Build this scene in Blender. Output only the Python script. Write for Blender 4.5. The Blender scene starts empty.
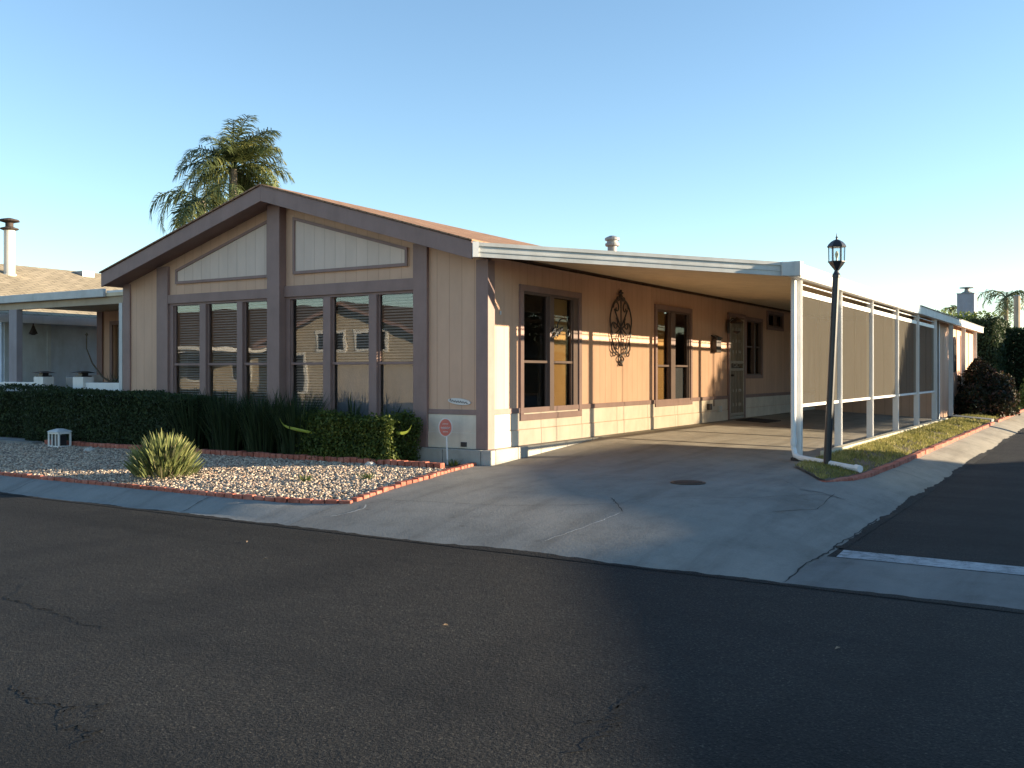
import bpy, math, random
import numpy as np
from mathutils import Vector
random.seed(7); RS = np.random.RandomState(11)
scene = bpy.context.scene
COL = scene.collection
PI = math.pi

# ------------------------------------------------------------------ materials
def mat(name, color=(.5,.5,.5), rough=.7, spec=.3, metal=0.0):
    m = bpy.data.materials.new(name); m.use_nodes = True
    b = m.node_tree.nodes['Principled BSDF']
    b.inputs['Base Color'].default_value = (*color, 1)
    b.inputs['Roughness'].default_value = rough
    b.inputs['Specular IOR Level'].default_value = spec
    b.inputs['Metallic'].default_value = metal
    m['bs'] = 1
    return m
def N(m, t, **kw):
    n = m.node_tree.nodes.new(t)
    for k, v in kw.items():
        if k in n.inputs.keys(): n.inputs[k].default_value = v
        else: setattr(n, k, v)
    return n
def L(m, a, b): m.node_tree.links.new(a, b)
def bsdf(m): return m.node_tree.nodes['Principled BSDF']
def ramp(m, fac, stops):
    r = N(m, 'ShaderNodeValToRGB'); e = r.color_ramp.elements
    e[0].position, e[0].color = stops[0][0], (*stops[0][1], 1)
    e[1].position, e[1].color = stops[-1][0], (*stops[-1][1], 1)
    for p, c in stops[1:-1]:
        x = e.new(p); x.color = (*c, 1)
    L(m, fac, r.inputs['Fac']); return r.outputs['Color']
def mul(m, a, b, f=1.0, mode='MULTIPLY'):
    x = N(m, 'ShaderNodeMix', data_type='RGBA', blend_type=mode)
    x.inputs[0].default_value = f
    L(m, a, x.inputs[6]); L(m, b, x.inputs[7]); return x.outputs[2]
def coords(m, scale=(1,1,1), rot=(0,0,0)):
    g = N(m, 'ShaderNodeNewGeometry'); mp = N(m, 'ShaderNodeMapping')
    mp.inputs['Scale'].default_value = scale; mp.inputs['Rotation'].default_value = rot
    L(m, g.outputs['Position'], mp.inputs['Vector']); return mp.outputs['Vector']
def noise(m, scale, detail=4, rough=.55, vec=None):
    n = N(m, 'ShaderNodeTexNoise'); n.inputs['Scale'].default_value = scale
    n.inputs['Detail'].default_value = detail; n.inputs['Roughness'].default_value = rough
    L(m, vec if vec else coords(m), n.inputs['Vector']); return n.outputs['Fac']
def bump(m, h, strength=.3, dist=.01, prev=None):
    b = N(m, 'ShaderNodeBump'); b.inputs['Strength'].default_value = strength
    b.inputs['Distance'].default_value = dist; L(m, h, b.inputs['Height'])
    if prev: L(m, prev, b.inputs['Normal'])
    L(m, b.outputs['Normal'], bsdf(m).inputs['Normal']); return b.outputs['Normal']
def paint(name, c, rough=.65, var=.10, spec=.3, scale=3.0, dirt=True):
    m = mat(name, c, rough, spec)
    f = noise(m, scale, 5, .65)
    lo = tuple(x*(1-var) for x in c); hi = tuple(min(1, x*(1+var)) for x in c)
    col = ramp(m, f, [(.3, lo), (.7, hi)])
    if dirt:
        f2 = noise(m, 1.3, 6, .7, coords(m, (3, 3, .7)))
        d = ramp(m, f2, [(.32, (.8, .78, .75)), (.55, (1, 1, 1))])
        col = mul(m, col, d, .6)
    L(m, col, bsdf(m).inputs['Base Color'])
    bump(m, noise(m, 60, 3), .12, .004)
    return m
def siding(name, c, period=.2, var=.08):
    """painted board siding: narrow vertical grooves every `period` metres"""
    m = mat(name, c, .7, .25)
    g = N(m, 'ShaderNodeNewGeometry'); s = N(m, 'ShaderNodeSeparateXYZ'); L(m, g.outputs['Position'], s.inputs[0])
    a = N(m, 'ShaderNodeMath', operation='ADD'); L(m, s.outputs['X'], a.inputs[0]); L(m, s.outputs['Y'], a.inputs[1])
    d = N(m, 'ShaderNodeMath', operation='DIVIDE'); L(m, a.outputs[0], d.inputs[0]); d.inputs[1].default_value = period
    fr = N(m, 'ShaderNodeMath', operation='FRACT'); L(m, d.outputs[0], fr.inputs[0])
    groove = ramp(m, fr.outputs[0], [(0, (0,0,0)), (.03, (0,0,0)), (.06, (1,1,1)), (1, (1,1,1))])
    fl = N(m, 'ShaderNodeMath', operation='FLOOR'); L(m, d.outputs[0], fl.inputs[0])
    wn = N(m, 'ShaderNodeTexWhiteNoise', noise_dimensions='1D'); L(m, fl.outputs[0], wn.inputs['W'])
    f = noise(m, 2.5, 5, .65, coords(m, (1, 1, .35)))
    lo = tuple(x*(1-var) for x in c); hi = tuple(min(1, x*(1+var)) for x in c)
    col = ramp(m, f, [(.3, lo), (.7, hi)])
    v = ramp(m, wn.outputs['Value'], [(0, (.95,.95,.95)), (1, (1,1,1))])
    col = mul(m, col, v)
    gcol = ramp(m, fr.outputs[0], [(0, (.8,.77,.75)), (.03, (.8,.77,.75)), (.06, (1,1,1)), (1, (1,1,1))])
    col = mul(m, col, gcol)
    L(m, col, bsdf(m).inputs['Base Color'])
    n1 = bump(m, groove, .6, .006)
    bump(m, noise(m, 50, 3, .6, coords(m, (1,1,.15))), .15, .003, n1)
    return m

M = {}
M['siding'] = siding('siding_pink_beige', (.60,.378,.262))
M['gable'] = siding('gable_panel_cream', (.66,.515,.43))
M['skirt'] = paint('skirting_cream', (.68,.58,.47))
M['brown'] = paint('trim_brown', (.265,.17,.15), .6)
M['brown_dark'] = paint('window_frame_brown', (.15,.10,.085), .55)
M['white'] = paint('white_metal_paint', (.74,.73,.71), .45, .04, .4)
M['white_dull'] = paint('weathered_white', (.56,.56,.55), .6, .10)
M['white_grey'] = paint('grey_white_fascia', (.52,.52,.50), .55, .12)
M['soffit'] = paint('soffit_cream', (.72,.60,.42), .7, .05)
M['post_mauve'] = paint('mauve_grey_post', (.30,.265,.28), .7)
M['tan'] = paint('tan_beam', (.44,.35,.25), .7)
M['black'] = paint('black_metal', (.02,.02,.024), .4, .2, .5, dirt=False)
M['darkiron'] = paint('dark_bronze_iron', (.045,.03,.025), .5, .2, .5, dirt=False)
M['rust'] = paint('bracket_dark', (.05,.035,.03), .7)
M['galv'] = paint('galvanised', (.24,.24,.24), .4, .15, .5)
M['bluegrey'] = paint('neighbour_wall_blue_grey', (.60,.68,.78), .8)
M['bluegrey2'] = paint('neighbour_panel_pale', (.62,.67,.70), .8)
M['cream_pipe'] = paint('flue_cream', (.62,.58,.50), .55)
M['cream_house'] = paint('house_cream', (.42,.36,.275), .75)
M['red_sign'] = paint('sign_red', (.55,.16,.12), .5, .1, dirt=False)
M['sign_white'] = paint('sign_white', (.62,.58,.55), .5, .05, dirt=False)
M['shade_tan'] = paint('tan_blind', (.58,.33,.11), .8, .05)
M['shade_grey'] = paint('grey_blind', (.15,.16,.18), .8, .05)
M['curtain'] = paint('pale_curtain', (.42,.40,.33), .9, .1)
M['slat'] = paint('blind_slats', (.36,.30,.25), .6, .05)
M['door_white'] = paint('security_door_paint', (.36,.31,.25), .5, .05)
M['inner'] = paint('door_inner', (.17,.13,.10), .7)
M['room'] = paint('room_plaster', (.09,.08,.07), .9)
M['mat'] = paint('door_mat_fibre', (.035,.03,.028), .95)
M['stone'] = paint('pale_rock', (.5,.47,.43), .85, .2, scale=12)
M['leaf'] = paint('dry_leaf', (.30,.22,.15), .8)
M['wood_pole'] = paint('pole_wood', (.42,.33,.24), .85)
M['trunk'] = paint('palm_trunk', (.22,.18,.14), .9, .3, scale=8)
M['stem'] = paint('stem_brown', (.10,.075,.05), .9, .2)
M['stucco_grey'] = paint('chimney_stucco', (.34,.335,.37), .85)
M['bulb'] = paint('bulb_glass', (.7,.6,.35), .3, .02, dirt=False)
M['concrete_base'] = paint('concrete_base', (.36,.345,.31), .85, .15, scale=5)

def glass(name, ior=1.75, tint=(1,1,1)):
    m = bpy.data.materials.new(name); m.use_nodes = True; nt = m.node_tree; nt.nodes.clear()
    o = N(m, 'ShaderNodeOutputMaterial'); mx = N(m, 'ShaderNodeMixShader'); t = N(m, 'ShaderNodeBsdfTransparent')
    g = N(m, 'ShaderNodeBsdfGlossy'); fr = N(m, 'ShaderNodeFresnel'); fr.inputs['IOR'].default_value = ior
    t.inputs['Color'].default_value = (*tint, 1); g.inputs['Roughness'].default_value = .012
    nz = noise(m, 1.2, 2); bp = N(m, 'ShaderNodeBump'); bp.inputs['Strength'].default_value = .03; bp.inputs['Distance'].default_value = .05
    L(m, nz, bp.inputs['Height']); L(m, bp.outputs['Normal'], g.inputs['Normal'])
    gg = N(m, 'ShaderNodeNewGeometry'); inv = N(m, 'ShaderNodeMath', operation='SUBTRACT'); inv.inputs[0].default_value = 1; L(m, gg.outputs['Backfacing'], inv.inputs[1])
    mm_ = N(m, 'ShaderNodeMath', operation='MULTIPLY'); L(m, fr.outputs[0], mm_.inputs[0]); L(m, inv.outputs[0], mm_.inputs[1])
    L(m, mm_.outputs[0], mx.inputs[0]); L(m, t.outputs[0], mx.inputs[1]); L(m, g.outputs[0], mx.inputs[2]); L(m, mx.outputs[0], o.inputs['Surface'])
    return m
M['glass'] = glass('window_glass', 2.35, (.93,.93,.93))
M['glass_side'] = glass('side_window_glass', 1.4, (.8,.8,.8))
M['lamp_glass'] = glass('lamp_glass', 1.5, (.93,.95,.97))

def mesh_screen():
    m = bpy.data.materials.new('woven_sun_screen'); m.use_nodes = True; nt = m.node_tree
    b = bsdf(m); b.inputs['Roughness'].default_value = .9; b.inputs['Specular IOR Level'].default_value = .1
    f = noise(m, 2.2, 5, .6, coords(m, (1, 6, .5)))
    L(m, ramp(m, f, [(.3, (.066,.058,.045)), (.7, (.084,.074,.058))]), b.inputs['Base Color'])
    t = N(m, 'ShaderNodeBsdfTransparent'); t.inputs['Color'].default_value = (1,.97,.88,1); mx = N(m, 'ShaderNodeMixShader'); mx.inputs[0].default_value = .34
    o = nt.nodes['Material Output']
    L(m, b.outputs[0], mx.inputs[1]); L(m, t.outputs[0], mx.inputs[2]); L(m, mx.outputs[0], o.inputs['Surface'])
    return m
M['screen'] = mesh_screen()

def asphalt():
    m = mat('asphalt', (.03,.03,.03), .85, .25)
    big = noise(m, .35, 5, .6); med = noise(m, 3.5, 6, .7); fine = noise(m, 70, 2, .8)
    track = noise(m, 1.0, 3, .5, coords(m, (.10, 1.1, 1), (0, 0, -.10)))
    track2 = noise(m, .9, 3, .5, coords(m, (1.2, .16, 1), (0, 0, .45)))
    vo = N(m, 'ShaderNodeTexVoronoi'); vo.inputs['Scale'].default_value = 85; L(m, coords(m), vo.inputs['Vector'])
    c = ramp(m, fine, [(.32, (.005,.0053,.006)), (.48, (.014,.014,.0143)), (.60, (.027,.026,.0245)), (.72, (.075,.07,.064))])
    stone = ramp(m, vo.outputs['Color'], [(0, (.65,.65,.66)), (.8, (1.0,1.0,1.0)), (.93, (1.5,1.46,1.40)), (1, (1.9,1.85,1.75))])
    c = mul(m, c, stone)
    c = mul(m, c, ramp(m, big, [(.3, (.80,.80,.82)), (.7, (1.15,1.12,1.08))]))
    c = mul(m, c, ramp(m, track, [(.40, (.58,.58,.59)), (.50, (.98,.98,.98)), (.62, (1.2,1.18,1.15))]))
    c = mul(m, c, ramp(m, track2, [(.38, (.72,.72,.73)), (.5, (1.03,1.03,1.01))]))
    c = mul(m, c, ramp(m, med, [(.3, (.80,.80,.81)), (.6, (1.06,1.05,1.03))]))
    L(m, c, bsdf(m).inputs['Base Color'])
    n1 = bump(m, noise(m, 75, 2, .8), .9, .010)
    bump(m, noise(m, 6, 4), .3, .03, n1)
    return m
M['asphalt'] = asphalt()
def concrete(name, c, stain=.5):
    m = mat(name, c, .85, .25)
    big = noise(m, .9, 7, .7); st = noise(m, 3.2, 6, .75); fine = noise(m, 70, 3, .6)
    col = ramp(m, big, [(.28, tuple(x*.78 for x in c)), (.5, c), (.72, tuple(x*1.13 for x in c))])
    col = mul(m, col, ramp(m, st, [(.33, (.70,.68,.66)), (.52, (1,1,1))]), stain)
    col = mul(m, col, ramp(m, fine, [(.3, (.90,.90,.90)), (.7, (1.05,1.05,1.05))]))
    spots = N(m, 'ShaderNodeTexVoronoi'); spots.inputs['Scale'].default_value = 1.9
    L(m, coords(m, (1, 1.6, 1)), spots.inputs['Vector'])
    col = mul(m, col, ramp(m, spots.outputs['Distance'], [(0, (.45,.42,.40)), (.045, (.62,.60,.58)), (.09, (1,1,1)), (1, (1,1,1))]), .55)
    streak = noise(m, 1.0, 5, .65, coords(m, (2.6, .35, 1), (0, 0, .25)))
    col = mul(m, col, ramp(m, streak, [(.35, (.80,.79,.78)), (.5, (1,1,1)), (.68, (1.10,1.10,1.09))]))
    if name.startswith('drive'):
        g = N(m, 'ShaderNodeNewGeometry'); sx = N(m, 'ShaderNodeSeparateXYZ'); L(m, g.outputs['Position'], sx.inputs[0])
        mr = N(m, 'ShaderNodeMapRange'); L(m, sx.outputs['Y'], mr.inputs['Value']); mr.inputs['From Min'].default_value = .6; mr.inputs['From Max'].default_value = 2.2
        col = mul(m, col, ramp(m, mr.outputs[0], [(0, (1,1,1)), (1, (1.30,1.24,1.12))]))  # carport slab paler than the apron: sunlit warmth put into its colour
    L(m, col, bsdf(m).inputs['Base Color'])
    bump(m, noise(m, 40, 5, .7), .45, .008)
    return m
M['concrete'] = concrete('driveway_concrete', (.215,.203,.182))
M['kerb'] = concrete('kerb_concrete', (.23,.228,.215), .35)
M['gutter'] = concrete('gutter_concrete', (.16,.158,.15), .5)
M['kerb_pale'] = concrete('pale_slab_edge', (.50,.46,.34), .6)
M['crack'] = mat('crack_tar', (.012,.012,.012), .8)
M['crack_pale'] = concrete('crack_filler', (.5,.49,.46), .3)
def worn():
    m = mat('worn_white_paint', (.3,.3,.3), .8, .2)
    c = ramp(m, noise(m, 11, 6, .8), [(.36, (.14,.14,.137)), (.47, (.30,.31,.32)), (.62, (.42,.43,.44))])
    c = mul(m, c, ramp(m, noise(m, 2.0, 4), [(.3, (.75,.75,.75)), (.6, (1,1,1))]))
    L(m, c, bsdf(m).inputs['Base Color']); bump(m, noise(m, 60, 3), .4, .004); return m
M['white_line'] = worn()
M['dirt'] = concrete('soil', (.12,.095,.07), .6)

def brick(name):
    m = mat(name, (.35,.12,.08), .85, .2)
    f = noise(m, 9, 5, .7); f2 = noise(m, 1.6, 4)
    c = ramp(m, f, [(.3, (.24,.075,.05)), (.5, (.38,.125,.085)), (.72, (.50,.22,.16))])
    c = mul(m, c, ramp(m, f2, [(.3, (.75,.75,.75)), (.6, (1.05,1.05,1.05))]))
    L(m, c, bsdf(m).inputs['Base Color']); bump(m, noise(m, 80, 3), .4, .004); return m
M['brick'] = brick('red_brick')
def shingle(name, a, b):
    m = mat(name, a, .9, .15)
    br = N(m, 'ShaderNodeTexBrick'); br.offset = .5
    for k, v in (('Color1', a), ('Color2', b), ('Mortar', tuple(x*.45 for x in a))): br.inputs[k].default_value = (*v, 1)
    br.inputs['Scale'].default_value = 1; br.inputs['Mortar Size'].default_value = .012; br.inputs['Brick Width'].default_value = .3; br.inputs['Row Height'].default_value = .15
    sw = N(m, 'ShaderNodeSeparateXYZ'); L(m, coords(m), sw.inputs[0]); cb = N(m, 'ShaderNodeCombineXYZ')
    L(m, sw.outputs['Y'], cb.inputs['X']); L(m, sw.outputs['X'], cb.inputs['Y']); L(m, cb.outputs[0], br.inputs['Vector'])
    c = mul(m, br.outputs['Color'], ramp(m, noise(m, 2.4, 5), [(.3, (.75,.75,.75)), (.7, (1.15,1.15,1.15))]))
    L(m, c, bsdf(m).inputs['Base Color']); n1 = bump(m, br.outputs['Fac'], -.5, .01); bump(m, noise(m, 90, 3), .4, .004, n1); return m
M['shingle'] = shingle('roof_shingle_brown', (.33,.20,.13), (.27,.155,.10))
M['shingle_pale'] = shingle('roof_shingle_tan', (.36,.30,.215), (.30,.25,.175))
M['shingle_dark'] = shingle('roof_shingle_dark', (.16,.11,.08), (.12,.09,.07))

def rnd_mat(name, stops, rough=.7, transl=0.0, spec=.2):
    m = mat(name, stops[0][1], rough, spec)
    a = N(m, 'ShaderNodeAttribute', attribute_name='rnd')
    c = ramp(m, a.outputs['Fac'], stops)
    L(m, c, bsdf(m).inputs['Base Color'])
    if transl:
        t = N(m, 'ShaderNodeBsdfTranslucent'); L(m, c, t.inputs['Color'])
        mx = N(m, 'ShaderNodeMixShader'); mx.inputs[0].default_value = transl
        L(m, bsdf(m).outputs[0], mx.inputs[1]); L(m, t.outputs[0], mx.inputs[2])
        L(m, mx.outputs[0], m.node_tree.nodes['Material Output'].inputs['Surface'])
    return m
M['hedge'] = rnd_mat('hedge_leaves', [(0, (.020,.032,.014)), (.6, (.036,.058,.022)), (1, (.06,.085,.03))], .6, .2)
M['boxwood'] = rnd_mat('boxwood_leaves', [(0, (.035,.055,.014)), (.6, (.08,.11,.022)), (1, (.19,.20,.045))], .55, .32)
M['strap'] = rnd_mat('strap_leaves', [(0, (.014,.024,.012)), (.7, (.03,.05,.02)), (1, (.075,.095,.045))], .5, .25)
M['yucca'] = rnd_mat('narrow_green_leaves', [(0, (.07,.08,.035)), (.5, (.17,.20,.07)), (.85, (.30,.30,.12)), (1, (.38,.33,.17))], .55, .3)
M['palm'] = rnd_mat('palm_leaflets', [(0, (.055,.075,.035)), (.6, (.13,.155,.055)), (1, (.30,.28,.10))], .5, .25)
M['redbush'] = rnd_mat('dark_red_leaves', [(0, (.014,.016,.010)), (.55, (.03,.035,.016)), (.8, (.07,.03,.022)), (1, (.13,.07,.05))], .6, .2)
M['grass'] = rnd_mat('lawn_blades', [(0, (.13,.125,.04)), (.5, (.26,.25,.07)), (.85, (.42,.36,.13)), (1, (.50,.41,.21))], .7, .3)
M['lime'] = rnd_mat('lime_leaf', [(0, (.30,.38,.05)), (1, (.42,.48,.10))], .5, .3)
M['pebble'] = rnd_mat('pebbles', [(0, (.13,.10,.08)), (.25, (.26,.205,.16)), (.6, (.43,.345,.27)), (.85, (.62,.51,.39)), (1, (.42,.25,.17))], .8)
M['lit_grass'] = rnd_mat('fresh_leaves', [(0, (.10,.14,.03)), (1, (.20,.24,.06))], .6, .3)
M['core'] = mat('twig_core', (.018,.022,.012), .95, 0)

# ------------------------------------------------------------------ mesh building
ORI = {}
def tag(o, label=None, cat=None, group=None, kind=None):
    if label: o['label'] = label
    if cat: o['category'] = cat
    if group: o['group'] = group
    if kind: o['kind'] = kind
    return o
def thing(name, loc, label, cat, group=None):
    o = bpy.data.objects.new(name, None); COL.objects.link(o); o.location = loc
    o.empty_display_size = .2
    ORI[o.name] = Vector(loc); return tag(o, label, cat, group)
def link_mesh(name, me, material, parent=None, loc=None):
    org = ORI[parent.name] if parent else Vector(loc if loc else (0,0,0))
    me.transform(__import__('mathutils').Matrix.Translation(-org))
    o = bpy.data.objects.new(name, me); COL.objects.link(o)
    me.materials.append(material)
    if parent: o.parent = parent; ORI[o.name] = org
    else: o.location = org; ORI[o.name] = org
    return o
class MB:
    def __init__(s): s.v = []; s.f = []
    def add(s, vs, fs):
        n = len(s.v); s.v += [tuple(v) for v in vs]; s.f += [tuple(i+n for i in f) for f in fs]; return s
    def box(s, x0, x1, y0, y1, z0, z1):
        x0, x1 = min(x0,x1), max(x0,x1); y0, y1 = min(y0,y1), max(y0,y1); z0, z1 = min(z0,z1), max(z0,z1)
        return s.add([(x0,y0,z0),(x1,y0,z0),(x1,y1,z0),(x0,y1,z0),(x0,y0,z1),(x1,y0,z1),(x1,y1,z1),(x0,y1,z1)],
              [(0,3,2,1),(4,5,6,7),(0,1,5,4),(1,2,6,5),(2,3,7,6),(3,0,4,7)])
    def lbox(s, P, u0, u1, d0, d1, z0, z1):
        a = P(u0, d0, z0); b = P(u1, d1, z1); return s.box(a[0], b[0], a[1], b[1], a[2], b[2])
    def prism(s, poly, off):
        """poly: 3D points of one face, off: extrusion vector"""
        n = len(poly); o = Vector(off)
        vs = [Vector(p) for p in poly] + [Vector(p)+o for p in poly]
        fs = [tuple(range(n))[::-1], tuple(range(n, 2*n))] + [(i, (i+1) % n, n+(i+1) % n, n+i) for i in range(n)]
        return s.add(vs, fs)
    def bar(s, a, b, w, h, up=(0,0,1)):
        a, b = Vector(a), Vector(b); d = (b-a).normalized(); u = Vector(up)
        x = d.cross(u).normalized()*(w/2); y = x.cross(d).normalized()*(h/2)
        return s.prism([a-x-y, a+x-y, a+x+y, a-x+y], b-a)
    def tube(s, pts, r, n=8, close=True):
        pts = [Vector(p) for p in pts]; rings = []
        rr = r if hasattr(r, '__len__') else [r]*len(pts)
        ref = None
        for i, p in enumerate(pts):
            d = (pts[min(i+1, len(pts)-1)] - pts[max(i-1, 0)]).normalized()
            if ref is None: ref = d.orthogonal().normalized()
            ref = (ref - d*ref.dot(d)).normalized(); b = d.cross(ref)
            rings.append([p + (ref*math.cos(t)+b*math.sin(t))*rr[i] for t in [2*PI*k/n for k in range(n)]])
        vs = [v for rg in rings for v in rg]; fs = []
        for i in range(len(pts)-1):
            for k in range(n): fs.append((i*n+k, i*n+(k+1) % n, (i+1)*n+(k+1) % n, (i+1)*n+k))
        if close: fs += [tuple(range(n))[::-1], tuple(range((len(pts)-1)*n, len(pts)*n))]
        return s.add(vs, fs)
    def lathe(s, c, prof, n=16, ph=0):
        """prof: (radius, z) pairs about a vertical axis through c"""
        vs = [(c[0]+r*math.cos(2*PI*k/n+ph), c[1]+r*math.sin(2*PI*k/n+ph), c[2]+z) for r, z in prof for k in range(n)]
        fs = [(i*n+k, i*n+(k+1) % n, (i+1)*n+(k+1) % n, (i+1)*n+k) for i in range(len(prof)-1) for k in range(n)]
        fs += [tuple(range(n))[::-1], tuple(range((len(prof)-1)*n, len(prof)*n))]
        return s.add(vs, fs)
    def build(s, name, material, parent=None, loc=None, bev=0, smooth=False):
        me = bpy.data.meshes.new(name); me.from_pydata(s.v, [], s.f); me.update()
        o = link_mesh(name, me, material, parent, loc)
        if smooth:
            for p in me.polygons: p.use_smooth = True
        if bev:
            b = o.modifiers.new('Bevel', 'BEVEL'); b.width = bev; b.segments = 2; b.limit_method = 'ANGLE'
        return o
def np_mesh(name, V, F, material, rnd=None, parent=None, loc=None, smooth=False):
    """V (n,3) verts, F (m,k) faces of one size, rnd one value per face"""
    me = bpy.data.meshes.new(name); V = np.asarray(V, np.float32); F = np.asarray(F, np.int32); k = F.shape[1]
    me.vertices.add(len(V)); me.vertices.foreach_set('co', V.ravel())
    me.loops.add(F.size); me.loops.foreach_set('vertex_index', F.ravel())
    me.polygons.add(len(F)); me.polygons.foreach_set('loop_start', np.arange(0, F.size, k, dtype=np.int32))
    me.polygons.foreach_set('loop_total', np.full(len(F), k, np.int32))
    if smooth: me.polygons.foreach_set('use_smooth', np.ones(len(F), bool))
    if rnd is not None:
        a = me.attributes.new('rnd', 'FLOAT', 'FACE'); a.data.foreach_set('value', np.asarray(rnd, np.float32))
    me.update(calc_edges=True); me.validate()
    return link_mesh(name, me, material, parent, loc)
def leaf_quads(P, size, asp=.55, nrm=None, flat=1.0):
    """one diamond leaf per point, random orientation"""
    n = len(P); a = RS.normal(size=(n,3)); 
    if nrm is not None: a = a*flat + nrm
    a /= np.linalg.norm(a, axis=1)[:,None]
    t = np.cross(a, RS.normal(size=(n,3))); t /= np.linalg.norm(t, axis=1)[:,None]; b = np.cross(a, t)
    s = (size*RS.uniform(.6, 1.35, n))[:,None]
    V = np.stack([P-t*s, P+b*s*asp, P+t*s, P-b*s*asp], 1).reshape(-1,3)
    return V, np.arange(4*n).reshape(n,4)
def lumpy(p, sc=1.0, seed=0):
    x = p*sc
    return (np.sin(x[:,0]*2.1+seed)+np.sin(x[:,1]*2.7+seed*1.7+x[:,0])+np.sin(x[:,2]*3.3+seed*.6+x[:,1]*1.3))/3
def box_hedge(name, x0, x1, y0, y1, z0, ztop, n, size, material, label, cat='hedge', group=None, rough=.05, seed=1.0, topf=None, mode='thing', sides='all'):
    """clipped hedge: leaves over the faces of a box with an uneven surface, on a twig core"""
    t = thing(name, ((x0+x1)/2, (y0+y1)/2, z0), label, cat, group)
    w, d, h = x1-x0, y1-y0, ztop-z0
    A = np.array([w*h, w*h*.4, w*d, d*h, d*h]); cnt = (n*A/A.sum()).astype(int); pts = []; nr = []
    for i, c in enumerate(cnt):
        u, v = RS.uniform(size=c), RS.uniform(size=c)
        if i == 0: p = np.stack([x0+u*w, np.full(c, y0), z0+v*h], 1); q = (0,-1,0)
        elif i == 1: p = np.stack([x0+u*w, np.full(c, y1), z0+v*h], 1); q = (0,1,0)
        elif i == 2: p = np.stack([x0+u*w, y0+v*d, np.full(c, ztop)], 1); q = (0,0,1)
        elif i == 3: p = np.stack([np.full(c, x0), y0+u*d, z0+v*h], 1); q = (-1,0,0)
        else: p = np.stack([np.full(c, x1), y0+u*d, z0+v*h], 1); q = (1,0,0)
        q = np.tile(np.array(q, float), (c,1))
        p = p + q*(lumpy(p, 2.6, seed)[:,None]*rough + RS.normal(0, rough*.45, (c,1)) - rough*.6)
        pts.append(p); nr.append(q)
    P = np.concatenate(pts); Q = np.concatenate(nr)
    if topf is not None:
        P[:,2] = z0 + (P[:,2]-z0)*topf(P[:,0])
    V, F = leaf_quads(P, size, .6, Q, .9)
    r = np.clip(.45+.25*lumpy(P, 5, seed+2)+RS.normal(0, .2, len(P)), 0, 1)
    np_mesh('foliage', V, F, material, r, t)
    m = MB(); e = rough*1.6+.02; nseg = 10
    for k in range(nseg):
        a, b = x0+e+(w-2*e)*k/nseg, x0+e+(w-2*e)*(k+1)/nseg
        zt = z0+(ztop-z0-e)*(float(min(topf(np.array([a]))[0], topf(np.array([b]))[0])) if topf else 1)
        m.box(a, b, y0+e, y1-e, z0, zt)
    m.build('branches', M['core'], t)
    return t

# ------------------------------------------------------------------ terrain
SX, SY = 4.91, -3.80          # asphalt edges: side street (X), main street (Y)
def ease(t): t = np.clip(t, 0, 1); return 1-(1-t)**2.2
def drive_h(X, Y):
    X = np.asarray(X, float); Y = np.asarray(Y, float)
    a = ease((Y-SY)/3.0); b = ease((SX-X)/1.45)
    base = -.26+.26*a*b
    lift = .19*np.clip(Y/3.0, 0, 1)*np.clip(1-X/3.25, 0, 1)
    return base+lift
def dh(x, y): return float(drive_h(x, y))
def heightgrid(name, xs, ys, hf, material, mask=None, dz=0.0):
    X, Y = np.meshgrid(xs, ys, indexing='ij'); Z = hf(X, Y)+dz
    V = np.stack([X, Y, Z], -1).reshape(-1,3); nx, ny = len(xs), len(ys)
    i, j = np.meshgrid(np.arange(nx-1), np.arange(ny-1), indexing='ij'); q = i*ny+j
    F = np.stack([q, q+ny, q+ny+1, q+1], -1).reshape(-1,4)
    return np_mesh(name, V, F, material, None, None, None, True)

def struct(o): o['kind'] = 'structure'; return o
m = MB(); m.box(-400, 400, -400, 400, -.9, -.36); struct(m.build('ground', M['dirt']))
m = MB()
m.add([(-120,-11.5,-.26),(120,-11.5,-.26),(120,SY+.01,-.26),(-120,SY+.01,-.26)], [(0,1,2,3)])
m.add([(SX-.01,SY+.01,-.26),(11,SY+.01,-.26),(11,60,-.26),(SX-.01,60,-.26)], [(0,1,2,3)])
struct(m.build('road', M['asphalt']))
# left boundary of driveway: brick line from (-.36,-2.18) to (-.03,-.1)
GF = lambda x: np.where(x < -.9, -3.29, -3.29+.29*np.clip((x+.9)/1.26, 0, 1)**1.6)   # front of the gravel
def drive_left(y): return np.interp(y, [-3.3,-3.0,-1.63,-.1], [.37,.36,.30,-.05])
ys = np.concatenate([np.linspace(SY, 1, 50), np.linspace(1.2, 6, 20), np.linspace(7, 30, 12)])
us = np.linspace(0, 1, 70)
Yg = np.tile(ys, (len(us),1)); Xl = np.where(ys < -.1, drive_left(ys)-.12, -.06)
Xg = Xl[None,:]+(SX-Xl[None,:])*us[:,None]
V = np.stack([Xg, Yg, drive_h(Xg, Yg)], -1).reshape(-1,3); nx, ny = Xg.shape
i, j = np.meshgrid(np.arange(nx-1), np.arange(ny-1), indexing='ij'); q = i*ny+j
struct(np_mesh('driveway', V, np.stack([q, q+ny, q+ny+1, q+1], -1).reshape(-1,4), M['concrete'], smooth=True))
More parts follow.
